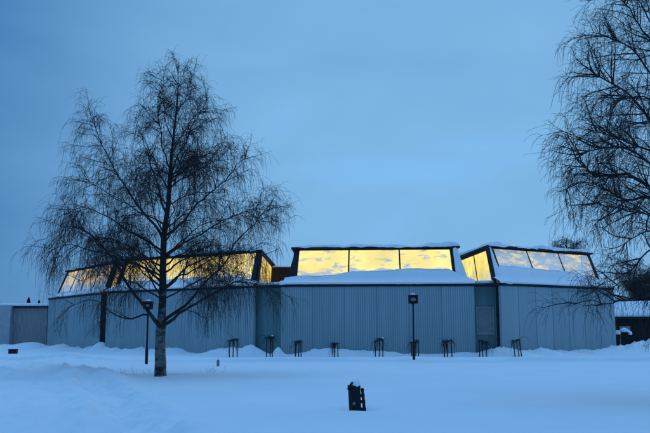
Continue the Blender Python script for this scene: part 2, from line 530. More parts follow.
def axis(lo, dlo, dhi, hi, step, grow=1.16):
    mid = list(np.arange(dlo, dhi, step))
    s, a = step, []
    v = mid[-1]
    while v < hi:
        s *= grow; v += s; a.append(v)
    s, b = step, []
    v = mid[0]
    while v > lo:
        s *= grow; v -= s; b.append(v)
    return np.array(b[::-1] + mid + a)

def build_ground():
    xs = axis(-900, -24, 25, 900, .11)
    ys = np.concatenate([axis(-600, 9, 20, 20.05, .07)[:-1], np.arange(20.1, 34, .09), np.arange(34.05, 41, .13), np.arange(41.1, 46, .07), axis(46.1, 46.1, 60, 1500, .13)[1:]])
    ys = np.unique(ys)
    X, Y = np.meshgrid(xs, ys)
    Z = hz(X.ravel(), Y.ravel()).reshape(X.shape)
    for cx, cy, r, dp in prints:
        ix0, ix1 = np.searchsorted(xs, [cx - 3 * r, cx + 3 * r]); iy0, iy1 = np.searchsorted(ys, [cy - 3 * r, cy + 3 * r])
        if ix1 > ix0 and iy1 > iy0:
            xx, yy = X[iy0:iy1, ix0:ix1], Y[iy0:iy1, ix0:ix1]
            Z[iy0:iy1, ix0:ix1] += dp * np.exp(-(((xx - cx) ** 2 + (yy - cy) ** 2) / r ** 2) ** 1.5)
    far = np.clip((np.hypot(X, Y) - 120) / 100, 0, 1)
    Z = Z * (1 - far)
    V = np.stack([X, Y, Z], -1).reshape(-1, 3)
    ny, nx = X.shape
    idx = np.arange(nx * ny).reshape(ny, nx)
    F = np.stack([idx[:-1, :-1], idx[:-1, 1:], idx[1:, 1:], idx[1:, :-1]], -1).reshape(-1, 4)
    o = mesh_np('snow_ground', V, F, M_SNOWG)
    tag(o, 'blue-tinted snow field with a trodden track, mounds and low banks', 'snow', kind='structure')
build_ground()

# ---------------------------------------------------------------- the gallery building
bld = thing('gallery_building', (0, 55, 0), 'long low building of ribbed pale panels with glowing yellow skylights under snow', 'building')

class Local:
    """s along the wall, d inwards, h above the parapet"""
    def __init__(self, p, q):
        self.p, self.q = p, q
        self.L = np.linalg.norm(q - p)
        self.e = (q - p) / self.L
        self.n = np.array([-self.e[1], self.e[0]])
    def __call__(self, s, d, h, base=ZP):
        xy = self.p + self.e * s + self.n * d
        return np.array([xy[0], xy[1], base + h])

def ribbed_wall(name, p, q, mat, z0=-.4, z1=ZP - .13, pitch=.155, panel=2.2, depth=.028, seed=0, thick=.25, lo=.96, hi=1.03):
    """upright ribbed cladding with panel joints, a real profile"""
    W = Local(p, q)
    r = np.random.default_rng(seed)
    prof, tint = [], []
    npan = max(1, round(W.L / panel))
    pl = W.L / npan
    for k in range(npan):
        tv = r.uniform(lo, hi)
        s0 = k * pl
        nr = max(1, round((pl - .05) / pitch)); pt = (pl - .05) / nr
        prof.append((s0, .03)); tint.append(.72)
        prof.append((s0 + .022, .03)); tint.append(tv)
        prof.append((s0 + .025, 0)); tint.append(tv)
        for j in range(nr):
            b = s0 + .025 + j * pt
            prof += [(b + pt * .55, 0), (b + pt * .62, depth), (b + pt * .92, depth), (b + pt * 1.0, 0)]
            tint += [tv] * 4
        prof.append((s0 + pl - .022, 0)); tint.append(tv)
    prof.append((W.L, .03))
    n = len(prof)
    vs = [W(s, d, z0, 0) for s, d in prof] + [W(s, d, z1, 0) for s, d in prof]
    fs = [(i, i + 1, n + i + 1, n + i) for i in range(n - 1)]
    tt = tint[:n - 1]
    b = len(vs)
    vs += [W(0, thick, z0, 0), W(W.L, thick, z0, 0), W(W.L, thick, z1, 0), W(0, thick, z1, 0)]
    fs += [(b, b + 1, b + 2, b + 3), (0, b, b + 3, n), (n - 1, b + 1, b + 2, 2 * n - 1)]
    tt += [1, 1, 1]
    m = MB(); m.face_set(vs, fs)
    return m.build(name, mat, bld, attr=tt)

ribbed_wall('wall', A0, A1, M_CLAD, seed=1, depth=.02)
ribbed_wall('wall', B0, B1, M_CLAD, seed=2, depth=.02)
ribbed_wall('wall', C0, C1, M_CLAD, seed=3)
ribbed_wall('wall', D0, D1, M_CLAD, seed=4, depth=.006, panel=1.6)
# recessed links between the wings, and the returns that close them
REC = [(A1 + (.25, .55), B0 + (-.05, .75)), (B1 + (.1, .75), C0 + (-.05, 1.3)), (C1 + (.05, .75), D0 + (-.12, 1.35))]
for i, (p, q) in enumerate(REC):
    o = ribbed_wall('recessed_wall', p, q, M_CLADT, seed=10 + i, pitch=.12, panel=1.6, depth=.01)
    o['label'] = ['narrow dark recessed wall between the two left wings', 'darker teal recessed wall left of the middle wall', 'darker teal recessed wall with the louvred vent'][i]
for p, q in ((B0, REC[0][1]), (A1, REC[0][0]), (B1, REC[1][0]), (C0, REC[1][1]), (C1, REC[2][0]), (D0, REC[2][1])):
    d = (q - p) / np.linalg.norm(q - p)
    e = np.array([-d[1], d[0]])
    pp, qq = p + d * .26, q + d * .1
    m = MB(); m.hexa([(*(pp - e * .05), -.4), (*(qq - e * .05), -.4), (*(qq - e * .05), ZP - .13), (*(pp - e * .05), ZP - .13),
            (*(pp + e * .05), -.4), (*(qq + e * .05), -.4), (*(qq + e * .05), ZP - .13), (*(pp + e * .05), ZP - .13)])
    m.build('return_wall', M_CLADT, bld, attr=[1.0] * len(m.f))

# sides and back of the whole building
BACK = [np.array([25.5, 76.0]), np.array([-20.0, 92.0])]
m = MB()
for p, q in ((D1, BACK[0]), (BACK[0], BACK[1]), (BACK[1], A0)):
    W = Local(p, q)
    m.hexa([W(.26, 0, -.4, 0), W(W.L, 0, -.4, 0), W(W.L, 0, ZP - .13, 0), W(.26, 0, ZP - .13, 0),
            W(.26, .25, -.4, 0), W(W.L, .25, -.4, 0), W(W.L, .25, ZP - .13, 0), W(.26, .25, ZP - .13, 0)])
m.build('back_wall', M_CLAD, bld, attr=[1.0] * len(m.f))

# dark downpipe channels beside the recesses
def channel(px, Y, w, depth=.16, top=ZP - .14):
    x = (px - 325) / FPX * Y / 1.008
    m = MB(); m.box(x - w / 2, x + w / 2, Y, Y + depth, -.3, top)
    for z in (1.1, 2.7, 4.1):
        m.box(x - w / 2 - .03, x + w / 2 + .03, Y - .02, Y + depth + .02, z, z + .06)
    return m.build('downpipe', M_BLACK, bld, bevel=.012)
channel(102.8, 65.55, .40)
channel(252.6, 56.75, .13)
channel(498.9, 53.75, .26)

# flat roof and dark fascia (follows the whole front)
roof_poly = [tuple(p) for p in (A0, A1, B0, B1, C0, C1, D0, D1)] + [tuple(BACK[0]), tuple(BACK[1])]
m = MB(); m.prism(roof_poly, ZP - .125, ZP - .03)
m.build('roof', M_DARK, bld)
m = MB()
fp = [A0, A1, B0, B1, C0, C1, D0, D1]
for i in range(len(fp) - 1):
    W = Local(fp[i], fp[i + 1])
    j = .003 * (i % 2)
    m.hexa([W(-.0, -.07 - j, -.135 - j), W(W.L, -.07 - j, -.135 - j), W(W.L, -.07 - j, .035 + j), W(0, -.07 - j, .035 + j),
            W(-.0, -.002, -.135 - j), W(W.L, -.002, -.135 - j), W(W.L, -.002, .035 + j), W(0, -.002, .035 + j)])
m.build('fascia', M_DARK, bld)
# snow lying on the flat roof behind the front drifts
m = MB()
rp = np.array(roof_poly); c = rp.mean(0)
m.prism([tuple(c + (p - c) * .955) for p in rp], ZP - .028, ZP + .26)
m.build('roof_snow', M_SNOW, bld, bevel=.08)

HM, INS, DF = 2.62, 1.0, .5
KS = INS / HM

def skylight(p, q, sb, st, sg, nbay, backL, backR, pane, pane_end, hs, seed, ends, end_ts=(0.3,), post=(0, 0), mw=.05):
    """sb/st outer ends at bottom/top along the wall, sg glass ends at the top (+ lean at the bottom)"""
    W = Local(p, q)
    F = lambda s, h, o=0.0: W(s, DF + h * KS - o * .93, h + o * .36)     # point on the sloping front, o proud of it
    nf = np.array([*(-W.n * .93), .36]); nf = nf / np.linalg.norm(nf)
    e3 = np.array([*W.e, 0])
    TL, TR = F(st[0], HM), F(st[1], HM)
    BLb, BRb = F(sb[0], 0), F(sb[1], 0)
    bL = np.array([*backL, ZP + HM]); bR = np.array([*backR, ZP + HM])
    gl0, gr0 = sg[0], sg[1]
    gl1, gr1 = sg[2], sg[3]                                             # glass ends at the bottom
    # carcass: closed shell set behind the glazing
    m = MB()
    k = .09
    bLb, bRb = bL - (0, 0, HM + .02) , bR - (0, 0, HM + .02)
    bLb[:2] += (BLb - TL)[:2] * .4; bRb[:2] += (BRb - TR)[:2] * .4
    i3 = np.array([*W.n, 0]) * k
    cs = [BLb + i3 + e3 * k, BRb + i3 - e3 * k, TR + i3 - e3 * k, TL + i3 + e3 * k, bLb, bRb, bR, bL]
    m.hexa(cs)
    # corner posts and sills of the front
    lw, rw = (post[0] or gl0 - st[0]), (post[1] or st[1] - gr0)
    for (a0, a1, b0, b1) in ((gl0 - lw, gl0, gl1 - lw, gl1), (gr0, gr0 + rw, gr1, gr1 + rw)):
        q4 = [F(b0, 0, .05), F(b1, 0, .05), F(a1, HM, .05), F(a0, HM, .05)]
        m.slab(q4, nf, .14)
    m.slab([F(gl0, HM - .10, .045), F(gr0, HM - .10, .045), F(gr0, HM, .045), F(gl0, HM, .045)], nf, .13)
    body = m.build('skylight', M_DARK, bld)
    # snow plastered on the hips outside the corner posts
    for a_t, b_t, a_b, b_b, on in ((st[0], gl0 - lw, sb[0], gl1 - lw, post[0]), (gr0 + rw, st[1], gr1 + rw, sb[1], post[1])):
        if not on: continue
        P = []
        for iv in range(25):
            v = iv / 24
            l_, r_ = a_b + (a_t - a_b) * v, b_b + (b_t - b_b) * v
            row = [F(l_ + .005, v * HM, -.02)]
            for iu in range(9):
                u = iu / 8
                s_ = l_ + .005 + (r_ - l_ - .01) * u
                row.append(F(s_, v * HM, .055 + (.10 + .10 * float(fbm(s_ * 2.1, v * 3, seed + 50, 3))) * math.sin(math.pi * min(max(u, .08), .92)) ** .6))
            row.append(F(r_ - .005, v * HM, -.02))
            P.append(row)
        m = MB(); m.grid(np.array(P)); m.build('hip_snow', M_SNOW, body, smooth=True)
    # front panes and mullions
    for b in range(nbay):
        t0, t1 = b / nbay, (b + 1) / nbay
        m = MB()
        L0, L1 = gl0 + (gr0 - gl0) * t0, gl0 + (gr0 - gl0) * t1
        K0, K1 = gl1 + (gr1 - gl1) * t0, gl1 + (gr1 - gl1) * t1
        g = .012
        m.slab([F(K0 + g, .02), F(K1 - g, .02), F(L1 - g, HM - .11), F(L0 + g, HM - .11)], nf, .05)
        m.build('pane', pane, body)
        if b:
            m = MB()
            m.slab([F(K0 - mw, .02, .05), F(K0 + mw, .02, .05), F(L0 + mw, HM - .1, .05), F(L0 - mw, HM - .1, .05)], nf, .046)
            m.build('mullion', M_DARK, body)
    # glazed ends
    for which in ends:
        if which == 'L': T0, T1, B0_, B1_ = TL, bL, BLb, bLb
        else: T0, T1, B0_, B1_ = TR, bR, BRb, bRb
        d = T1 - T0
        nn = np.cross(T1 - T0, T0 - B0_); nn = nn / np.linalg.norm(nn)
        ctr = (TL + TR + bL + bR) / 4
        if np.dot(nn, T0 - ctr) < 0: nn = -nn
        E = lambda t, v, o=0: (B0_ + (B1_ - B0_) * t) * (1 - v) + (T0 + (T1 - T0) * t) * v + nn * o
        ts = [.055] + list(end_ts) + [.95]
        for j in range(len(ts) - 1):
            m = MB(); m.slab([E(ts[j] + .006, .02, .03), E(ts[j + 1] - .006, .02, .03), E(ts[j + 1] - .006, .93, .03), E(ts[j] + .006, .93, .03)], nn, .05)
            m.build('end_pane', pane_end, body)
        m = MB()
        for t in [0.0] + ts:
            w = .05 if t == 0 else .008
            m.slab([E(t - w * .2, -.01, .07), E(t + w, -.01, .07), E(t + w, .97, .07), E(t - w * .2, .97, .07)], nn, .1)
        m.slab([E(0, .92, .075), E(.95, .92, .075), E(.95, 1.0, .075), E(0, 1.0, .075)], nn, .1)
        m.build('end_frame', M_DARK, body)
    # roof slab with an overhang and the lumpy snow on top
    def top(u, v, o, z):
        a = TL * (1 - u) + TR * u; b = bL * (1 - u) + bR * u
        c4 = (TL + TR + bL + bR) / 4
        pnt = a * (1 - v) + b * v
        dirv = pnt - c4; dirv[2] = 0
        return np.array([*(pnt[:2] + (-W.n * o if v == 0 else W.n * o if v == 1 else 0) + (-W.e * o if u == 0 else W.e * o if u == 1 else 0)), ZP + HM + z])
    m = MB()
    o_ = .20
    m.hexa([top(0, 0, o_, .0), top(1, 0, o_, .0), top(1, 1, o_, .0), top(0, 1, o_, .0),
            top(0, 0, o_, .13), top(1, 0, o_, .13), top(1, 1, o_, .13), top(0, 1, o_, .13)])
    m.build('roof_slab', M_DARK, body)
    rs = np.random.default_rng(seed)
    nu, nv = 120, 26
    P = np.zeros((nu + 1, nv + 1, 3))
    for iu in range(nu + 1):
        u = iu / nu
        for iv in range(nv + 1):
            v = (iv / nv) ** 2
            base = top(0, 0, .2, 0) * (1 - u) * (1 - v) + top(1, 0, .2, 0) * u * (1 - v) + top(1, 1, .2, 0) * u * v + top(0, 1, .2, 0) * (1 - u) * v
            edge = min(iv / 3.0, 1.0) * min(iu / 2.0, 1.0, ) * min((nu - iu) / 2.0, 1.0)
            s = u * W.L
            lump = .20 + .22 * fbm(s * .9, v * 3, seed, 3) + .14 * vnoise(s * .3, v, seed + 9)
            hh = .135 + max(.03, lump) * (edge ** .4)
            if iv == 0:
                base = base - np.array([*W.n, 0]) * (.05 + .16 * float(vnoise(s * 1.1, 0, seed + 3)))
                hh = .10 + .07 * float(vnoise(s * 2, 1, seed)) 
                hh -= .12 * max(0, float(fbm(s * .7, 3, seed + 5, 3)))
            P[iu, iv] = (base[0], base[1], ZP + HM + hh)
    m = MB(); m.grid(P)
    m.build('slab_snow', M_SNOW, body, smooth=True)
    # the drift against the glass
    ss = np.arange(-.1, W.L + .11, .09)
    P = []
    for s in ss:
        n1 = float(fbm(s * 1.3, 0, seed + 20, 3)); n2 = float(fbm(s * .8, 5, seed + 21, 3))
        H = max(.16, hs(s) + .07 * n1 + .05 * n2)
        sl = sb[0] + (st[0] - sb[0]) * H / HM; sr = sb[1] + (st[1] - sb[1]) * H / HM
        if s < sb[0]: H = min(H, .30 + max(0, .2 * n2))
        if s > sb[1]: H = min(H, .30 + max(0, .2 * n2))
        th = .16 + .10 * n2
        row = [W(s, -.02, .036), W(s, -.13 + .06 * n2, .045 - .10 * max(0., n1 - .12)), W(s, -.17 + .08 * n2, .11 + .05 * n1), W(s, -.06, .20 + .06 * n1), W(s, .2, .27 + .08 * n2)]
        for f, o in ((.3, th), (.55, th * .95), (.78, th * .62), (.93, th * .3), (1.0, .075)):
            h = max(.30, .3 + (H - .3) * f) if H > .3 else .27 + .03 * f
            row.append(F(s, h, o))
        row.append(F(s, row[-1][2] - ZP + .01, .0 if True else 0))
        P.append(row)
    m = MB(); m.grid(np.array(P))
    m.build('drift', M_SNOW, body, smooth=True)
    return body

def prof(*pts):
    xs_, ys_ = zip(*pts)
    return lambda s: float(np.interp(s, xs_, ys_))

WARM = (1.0, .74, .20)
P_C = pane_mat('lit pane with snow streaks', .535, .67, 1.15, (1.0, .84, .29), .22, 1.7, 2.0, .20)
P_D = pane_mat('lit pane mostly under snow', .33, .51, .95, (1.0, .84, .36), .16, 1.5, 8.3, .08)
P_E = pane_mat('bright end pane', .56, .70, 1.12, (1.0, .82, .22), .45, 1.1, 4.1)
P_B = pane_mat('amber lit pane', .52, .70, 1.35, (1.0, .77, .24), .22, .9, 6.0)
P_A = pane_mat('dim pane with snow', .42, .62, 1.0, (1.0, .74, .34), .12, .7, 1.2)
P_F = pane_mat('amber end pane', .56, .75, 1.0, (1.0, .68, .15), .2, .6, 3.0)

LC = np.linalg.norm(C1 - C0); LD = np.linalg.norm(D1 - D0); LB = np.linalg.norm(B1 - B0); LA = np.linalg.norm(A1 - A0)
k = skylight(C0, C1, (.10, LC - .25), (.72, LC - .95), (1.10, LC - 1.47, .98, LC - 1.30), 3, (-1.9, 68), (8.6, 66.5), P_C, P_E,
         prof((0, .5), (1, .62), (3.5, .70), (5, .95), (7, 1.0), (9, 1.12), (11.6, 1.08), (12.1, .8), (12.8, .5), (13.2, .3)), 31, (), post=(0, .2))
k['label'] = 'wide front skylight with three yellow panes above the middle wall'
k = skylight(D0, D1, (.10, LD - .25), (.45, LD - .75), (.80, LD - 1.0, .95, LD - .85), 3, (10.75, 65.0), (20.0, 68), P_D, P_E,
         prof((0, .45), (.3, .6), (.9, 1.25), (2, 1.3), (5, 1.2), (8, 1.1), (10.4, .8), (11.4, .3)), 32, ('L',), (.42,), post=(.19, 0), mw=.03)
k['label'] = 'right skylight mostly dusted with snow, its left end glowing yellow'
k = skylight(B0, B1, (.25, LB - .15), (.35, LB - .55), (.80, LB - .95, .65, LB - .75), 4, (-15, 78), (-4.7, 72.5), P_B, P_F,
         prof((0, .35), (1, .8), (4, .75), (8, .85), (13, .75), (14.9, .3)), 33, ('R',), (.38,))
k['label'] = 'long amber skylight behind the birch crown'
k = skylight(A0, A1, (.5, LA - .2), (.6, LA - .55), (1.1, LA - 1.2, .95, LA - 1.0), 4, (-23, 88), (-18.0, 76.0), P_A, P_F,
         prof((0, .3), (1, .5), (8, .5), (13, .55), (14.6, .3)), 34, ('R',), (.5,))
k['label'] = 'dim leftmost skylight with bluish patches on its panes'

# dark boarded plant room between two skylights
m = MB(); m.box(-5.6, -2.35, 70, 74, ZP + .2, ZP + 2.4)
for i in range(16):
    x = -5.6 + i * .203 + .1
    m.box(x - .03, x + .03, 69.96, 69.998, ZP + .25, ZP + 2.35)
pr = m.build('plant_room', M_BROWN, bld)
pr['label'] = 'dark brown rooftop box between the skylights'
P = []
for i in range(40):
    x = -5.7 + i * 3.45 / 39
    n1 = float(fbm(x * 1.4, 3, 77, 3))
    P.append([(x, 69.9 - .08 * n1, ZP + 2.402), (x, 69.85 - .1 * n1, ZP + 2.45), (x, 70.0, ZP + 2.56 + .14 * n1), (x, 71, ZP + 2.66 + .12 * n1), (x, 74.1, ZP + 2.6), (x, 74.1, ZP + 2.402)])
m = MB(); m.grid(P); m.build('snow_cap', M_SNOW, pr, smooth=True)

# louvred vent in the right-hand recess
W = Local(*REC[2])
def rec_s(px):
    for s in np.arange(0, W.L, .002):
        x, y, _ = W(s, 0, 0)
        if 325 + FPX * x / y * 1.008 > px: return s
    return W.L
s0, s1 = max(.03, rec_s(476.2)), rec_s(494.2)
zb, zt = at(485, 334.5, 55.2)[2], at(485, 307, 55.2)[2]
m = MB()
def wb(m, a, b, d0, d1, z0, z1):
    m.hexa([W(a, d0, z0, 0), W(b, d0, z0, 0), W(b, d0, z1, 0), W(a, d0, z1, 0), W(a, d1, z0, 0), W(b, d1, z0, 0), W(b, d1, z1, 0), W(a, d1, z1, 0)])
t = .07
wb(m, s0, s0 + t, -.07, -.003, zb, zt); wb(m, s1 - t, s1, -.07, -.003, zb, zt)
wb(m, s0 + t, s1 - t, -.07, -.003, zt - t, zt); wb(m, s0 + t, s1 - t, -.07, -.003, zb, zb + t)
vent = m.build('vent', M_LOUV, bld)
vent['label'] = 'square louvred vent in the recess'
m = MB()
n = 16
for i in range(n):
    z = zb + t + (zt - zb - 2 * t) * i / n
    hgt = (zt - zb - 2 * t) / n
    m.hexa([W(s0 + t, -.055, z, 0), W(s1 - t, -.055, z, 0), W(s1 - t, -.05, z + .012, 0), W(s0 + t, -.05, z + .012, 0),
            W(s0 + t, -.012, z + hgt * .86, 0), W(s1 - t, -.012, z + hgt * .86, 0), W(s1 - t, -.008, z + hgt * .92, 0), W(s0 + t, -.008, z + hgt * .92, 0)])
m.build('louvre', M_LOUV, vent)
m = MB(); wb(m, s0 + t, s1 - t, -.006, -.003, zb + t, zt - t); m.build('backing', M_DARK, vent)

# ---------------------------------------------------------------- annexe on the left
ax = thing('low_annexe', (-36, 82, 0), 'low pale outbuilding with a wide slatted gate at the far left', 'outbuilding')
gx0, gx1 = at(13.2, 320, 80)[0], at(47, 320, 80)[0]
gtop = at(20, 308.3, 80)[2]
m = MB(); m.box(-52, gx0, 79.2, 90, -.3, at(5, 305.5, 79.2)[2]); m.build('wall', M_PALE, ax)
m = MB()
m.box(gx0 + .003, gx1 + 1.0, 80.25, 90, -.3, gtop + .1)
m.build('back_wall', M_PALE, ax)
m = MB()
ns = 26
for i in range(ns):
    a = gx0 + (gx1 - gx0) * i / ns
    b = gx0 + (gx1 - gx0) * (i + .86) / ns
    m.box(a + .02, b + .02, 80.0, 80.06, 0.15, gtop)
m.box(gx0 + .02, gx1, 80.063, 80.12, .6, .8); m.box(gx0 + .02, gx1, 80.063, 80.12, gtop - .6, gtop - .4)
g = m.build('slatted_gate', M_WOODG, ax)
for px, py in ((14.8, 318), (46, 323)):
    c = at(px, py, 79.95)
    m = MB(); m.box(c[0] - .06, c[0] + .06, 79.93, 79.999, c[2] - .3, c[2] + .3)
    m.build('hinge_plate', M_LOUV, g)
m = MB()
m.box(gx0 - .05, gx1 + 1.1, 79.75, 90, gtop + .103, gtop + .22)
for i in range(8):
    if i in (2, 5): continue
    x = gx0 + .3 + i * .43
    m.box(x, x + .25, 79.70, 79.748, gtop + .11, gtop + .22)
m.build('roof_edge', M_DARK, ax)
P = []
for i in range(90):
    x = -52 + (gx1 + 1.1 + 52) * i / 89
    n1 = float(fbm(x * .8, 0, 91, 3))
    z = gtop + .222 if x > gx0 - .05 else gtop + .222
    P.append([(x, 79.72, z), (x, 79.62 + .1 * n1, z + .06), (x, 79.72, z + .22 + .1 * n1), (x, 81, z + .32 + .1 * n1), (x, 90.1, z + .3), (x, 90.1, z)])
m = MB(); m.grid(P); m.build('roof_snow', M_SNOW, ax, smooth=True)

# dark roof gable just beyond the annexe, cut by the frame
gb = thing('distant_house', (-46, 104, 0), 'distant dark gabled house behind the far left outbuilding', 'house')
xr = at(8.5, 305, 104)[0]; zt_ = at(2, 300.5, 104)[2]; ze = at(8, 305, 104)[2]
m = MB(); m.box(xr - 11.5, xr - .6, 104, 112, -.2, ze - .25); m.build('wall', M_BROWN, gb)
m = MB()
xm = xr - 6
m.face_set([(xr, 103.6, ze - .25), (xm, 103.6, zt_ + .3), (xr - 12, 103.6, ze - .25), (xr, 112.4, ze - .25), (xm, 112.4, zt_ + .3), (xr - 12, 112.4, ze - .25)],
           [(0, 1, 2), (5, 4, 3), (0, 3, 4, 1), (1, 4, 5, 2), (2, 5, 3, 0)])
m.build('roof', M_DARK, gb)

# ---------------------------------------------------------------- houses on the right
rh = thing('dark_timber_house', (33, 84, 0), 'low dark timber house with a thick snow roof at the right edge', 'house')
x0 = at(600, 330, 84)[0]; x1 = 60
zE = at(630, 318.5, 83.2)[2]; zR = at(630, 304.5, 90)[2]
m = MB(); m.box(x0, x1, 84, 96, -.3, zE)
m.build('wall', M_BROWN, rh)
m = MB()
for i in range(90):
    x = x0 + .1 + i * .3
    m.box(x, x + .05, 83.955, 83.998, -.2, zE - .05)
m.build('batten', M_BROWN, rh)
dx = at(619.5, 330, 84)[0]
m = MB(); m.box(dx, dx + 1.1, 83.90, 83.953, 0, 2.2); m.build('door', M_WOODG, rh)
m = MB()
m.hexa([(x0 - .5, 83.0, zE + .003), (x1, 83.0, zE + .003), (x1, 90, zR - .2), (x0 - .5, 90, zR - .2),
        (x0 - .5, 83.0, zE + .2), (x1, 83.0, zE + .2), (x1, 90, zR), (x0 - .5, 90, zR)])
m.hexa([(x0 - .5, 90.003, zR - .2), (x1, 90.003, zR - .2), (x1, 97, zE), (x0 - .5, 97, zE),
        (x0 - .5, 90.003, zR), (x1, 90.003, zR), (x1, 97, zE + .2), (x0 - .5, 97, zE + .2)])
rf = m.build('roof', M_DARK, rh)
P = []
for i in range(120):
    x = x0 - .5 + (x1 - x0 + .5) * i / 119
    n1 = float(fbm(x * .5, 0, 95, 3))
    P.append([(x, 83.0, zE + .205), (x, 82.85 + .1 * n1, zE + .3), (x, 83.0, zE + .52 + .1 * n1), (x, 86, (zE + zR) / 2 + .52 + .12 * n1), (x, 90, zR + .4 + .1 * n1), (x, 97.1, zE + .5), (x, 97, zE + .205)])
m = MB(); m.grid(P); m.build('roof_snow', M_SNOW, rf, smooth=True)

r2 = thing('taller_dark_house', (40, 104, 0), 'taller dark house behind the snow-roofed timber house', 'house')
xa = at(612, 300, 104)[0]; zt2 = at(630, 300.5, 104)[2]
m = MB(); m.box(xa, 75, 104, 116, -.2, zt2 - .35); m.build('wall', M_BROWN, r2)
m = MB(); m.box(xa - .4, 75.4, 103.5, 116.5, zt2 - .347, zt2 - .05); rf = m.build('roof', M_DARK, r2)
m = MB(); m.box(xa - .4, 75.4, 103.45, 116.5, zt2 - .047, zt2 + .3); m.build('roof_snow', M_SNOW, rf, bevel=.1)

# three snow-capped posts beside the timber house
for i, (px, zt_, w, lab) in enumerate(((617.6, 334.5, .30, 'short dark post with a snow cap, nearest the pale wall'),
                                       (624.3, 332.2, .48, 'widest dark post with a big snow cap, middle of three'),
                                       (629.7, 335.0, .26, 'slim dark post with a snow cap, rightmost of three'))):
    Yp = 66 + i * .4
    c = at(px, zt_, Yp)
    g0 = hzp(c[0], Yp)
    t_ = thing('gate_post', (c[0], Yp, g0), lab, 'post', 'snow-capped posts by the timber house')
    m = MB(); m.box(c[0] - w / 2, c[0] + w / 2, Yp - w / 2, Yp + w / 2, g0 - .3, c[2]); m.build('post', M_BLACK, t_, bevel=.02)
    m = MB(); m.box(c[0] - w * .62, c[0] + w * .62, Yp - w * .62, Yp + w * .62, c[2] - .16, c[2] - .1); m.build('collar', M_BLACK, t_)
    m = MB(); m.lathe([(w * .55, 0), (w * .8, .06), (w * .78, .16), (w * .5, .30), (.02, .36)], (c[0], Yp, c[2] + .003), 14); m.build('snow_cap', M_SNOW, t_, smooth=True)
# rail that links the posts
c0 = at(617.6, 338, 66); c1 = at(629.7, 338, 66.8)
m = MB(); m.beam(c0, c1, .10, .06, (0, 0, 1))
o = m.build('low_rail', M_BLACK); tag(o, 'dark rail joining the snow-capped posts', 'rail')

# ---------------------------------------------------------------- lamp posts
def street_lamp(px, py_base, py_top, label, w=.46):
    b = on_ground(px, py_base)
    x, Y = b[0], b[1]
    zt = at(px, py_top, Y)[2]
    g0 = hzp(x, Y)
    t_ = thing('street_lamp', (x, Y, g0), label, 'lamp post', 'black lamp posts with square lanterns')
    h = w * 1.08
    zl = zt - h
    m = MB(); m.lathe([(.072, g0 - .3), (.072, g0 + .75), (.066, g0 + .80), (.046, g0 + .83), (.042, zl)], (x, Y, 0), 14); m.build('pole', M_BLACK, t_, smooth=False)
    m = MB(); m.lathe([(.05, zl + .001), (.10, zl + .02), (.10, zl + .05)], (x, Y, 0), 14); 
    a, b_ = w / 2, .045
    z0, z1 = zl + .052, zt
    for sx in (-1, 1):
        for sy in (-1, 1):
            cx, cy = x + sx * (a - b_), Y + sy * (a - b_)
            m.box(cx - b_, cx + b_, cy - b_, cy + b_, z0 + .09, z1 - .09)
    m.box(x - a, x + a, Y - a, Y + a, z0, z0 + .088)
    m.box(x - a - .02, x + a + .02, Y - a - .02, Y + a + .02, z1 - .088, z1)
    ln = m.build('lantern', M_BLACK, t_)
    m = MB(); m.lathe([(.05, z0 + .09), (.13, z0 + .14), (.15, (z0 + z1) / 2), (.12, z1 - .14), (.05, z1 - .09)], (x, Y, 0), 16); m.build('globe', M_LENS, ln, smooth=True)
    m = MB(); m.box(x - a + .05, x + a - .05, Y + a - .06, Y + a - .04, z0 + .09, z1 - .09); m.build('reflector', M_DARK, ln)
    m = MB(); m.lathe([(a * .62, 0), (a * .66, .03), (a * .42, .08), (.02, .11)], (x, Y, z1 + .002), 16); m.build('snow_cap', M_SNOW, t_, smooth=True)
street_lamp(414, 362.5, 295.2, 'black lamp post with square lantern standing in front of the middle wall')
street_lamp(146.3, 365.5, 301.5, 'black lamp post with square lantern close behind the birch trunk', .40)

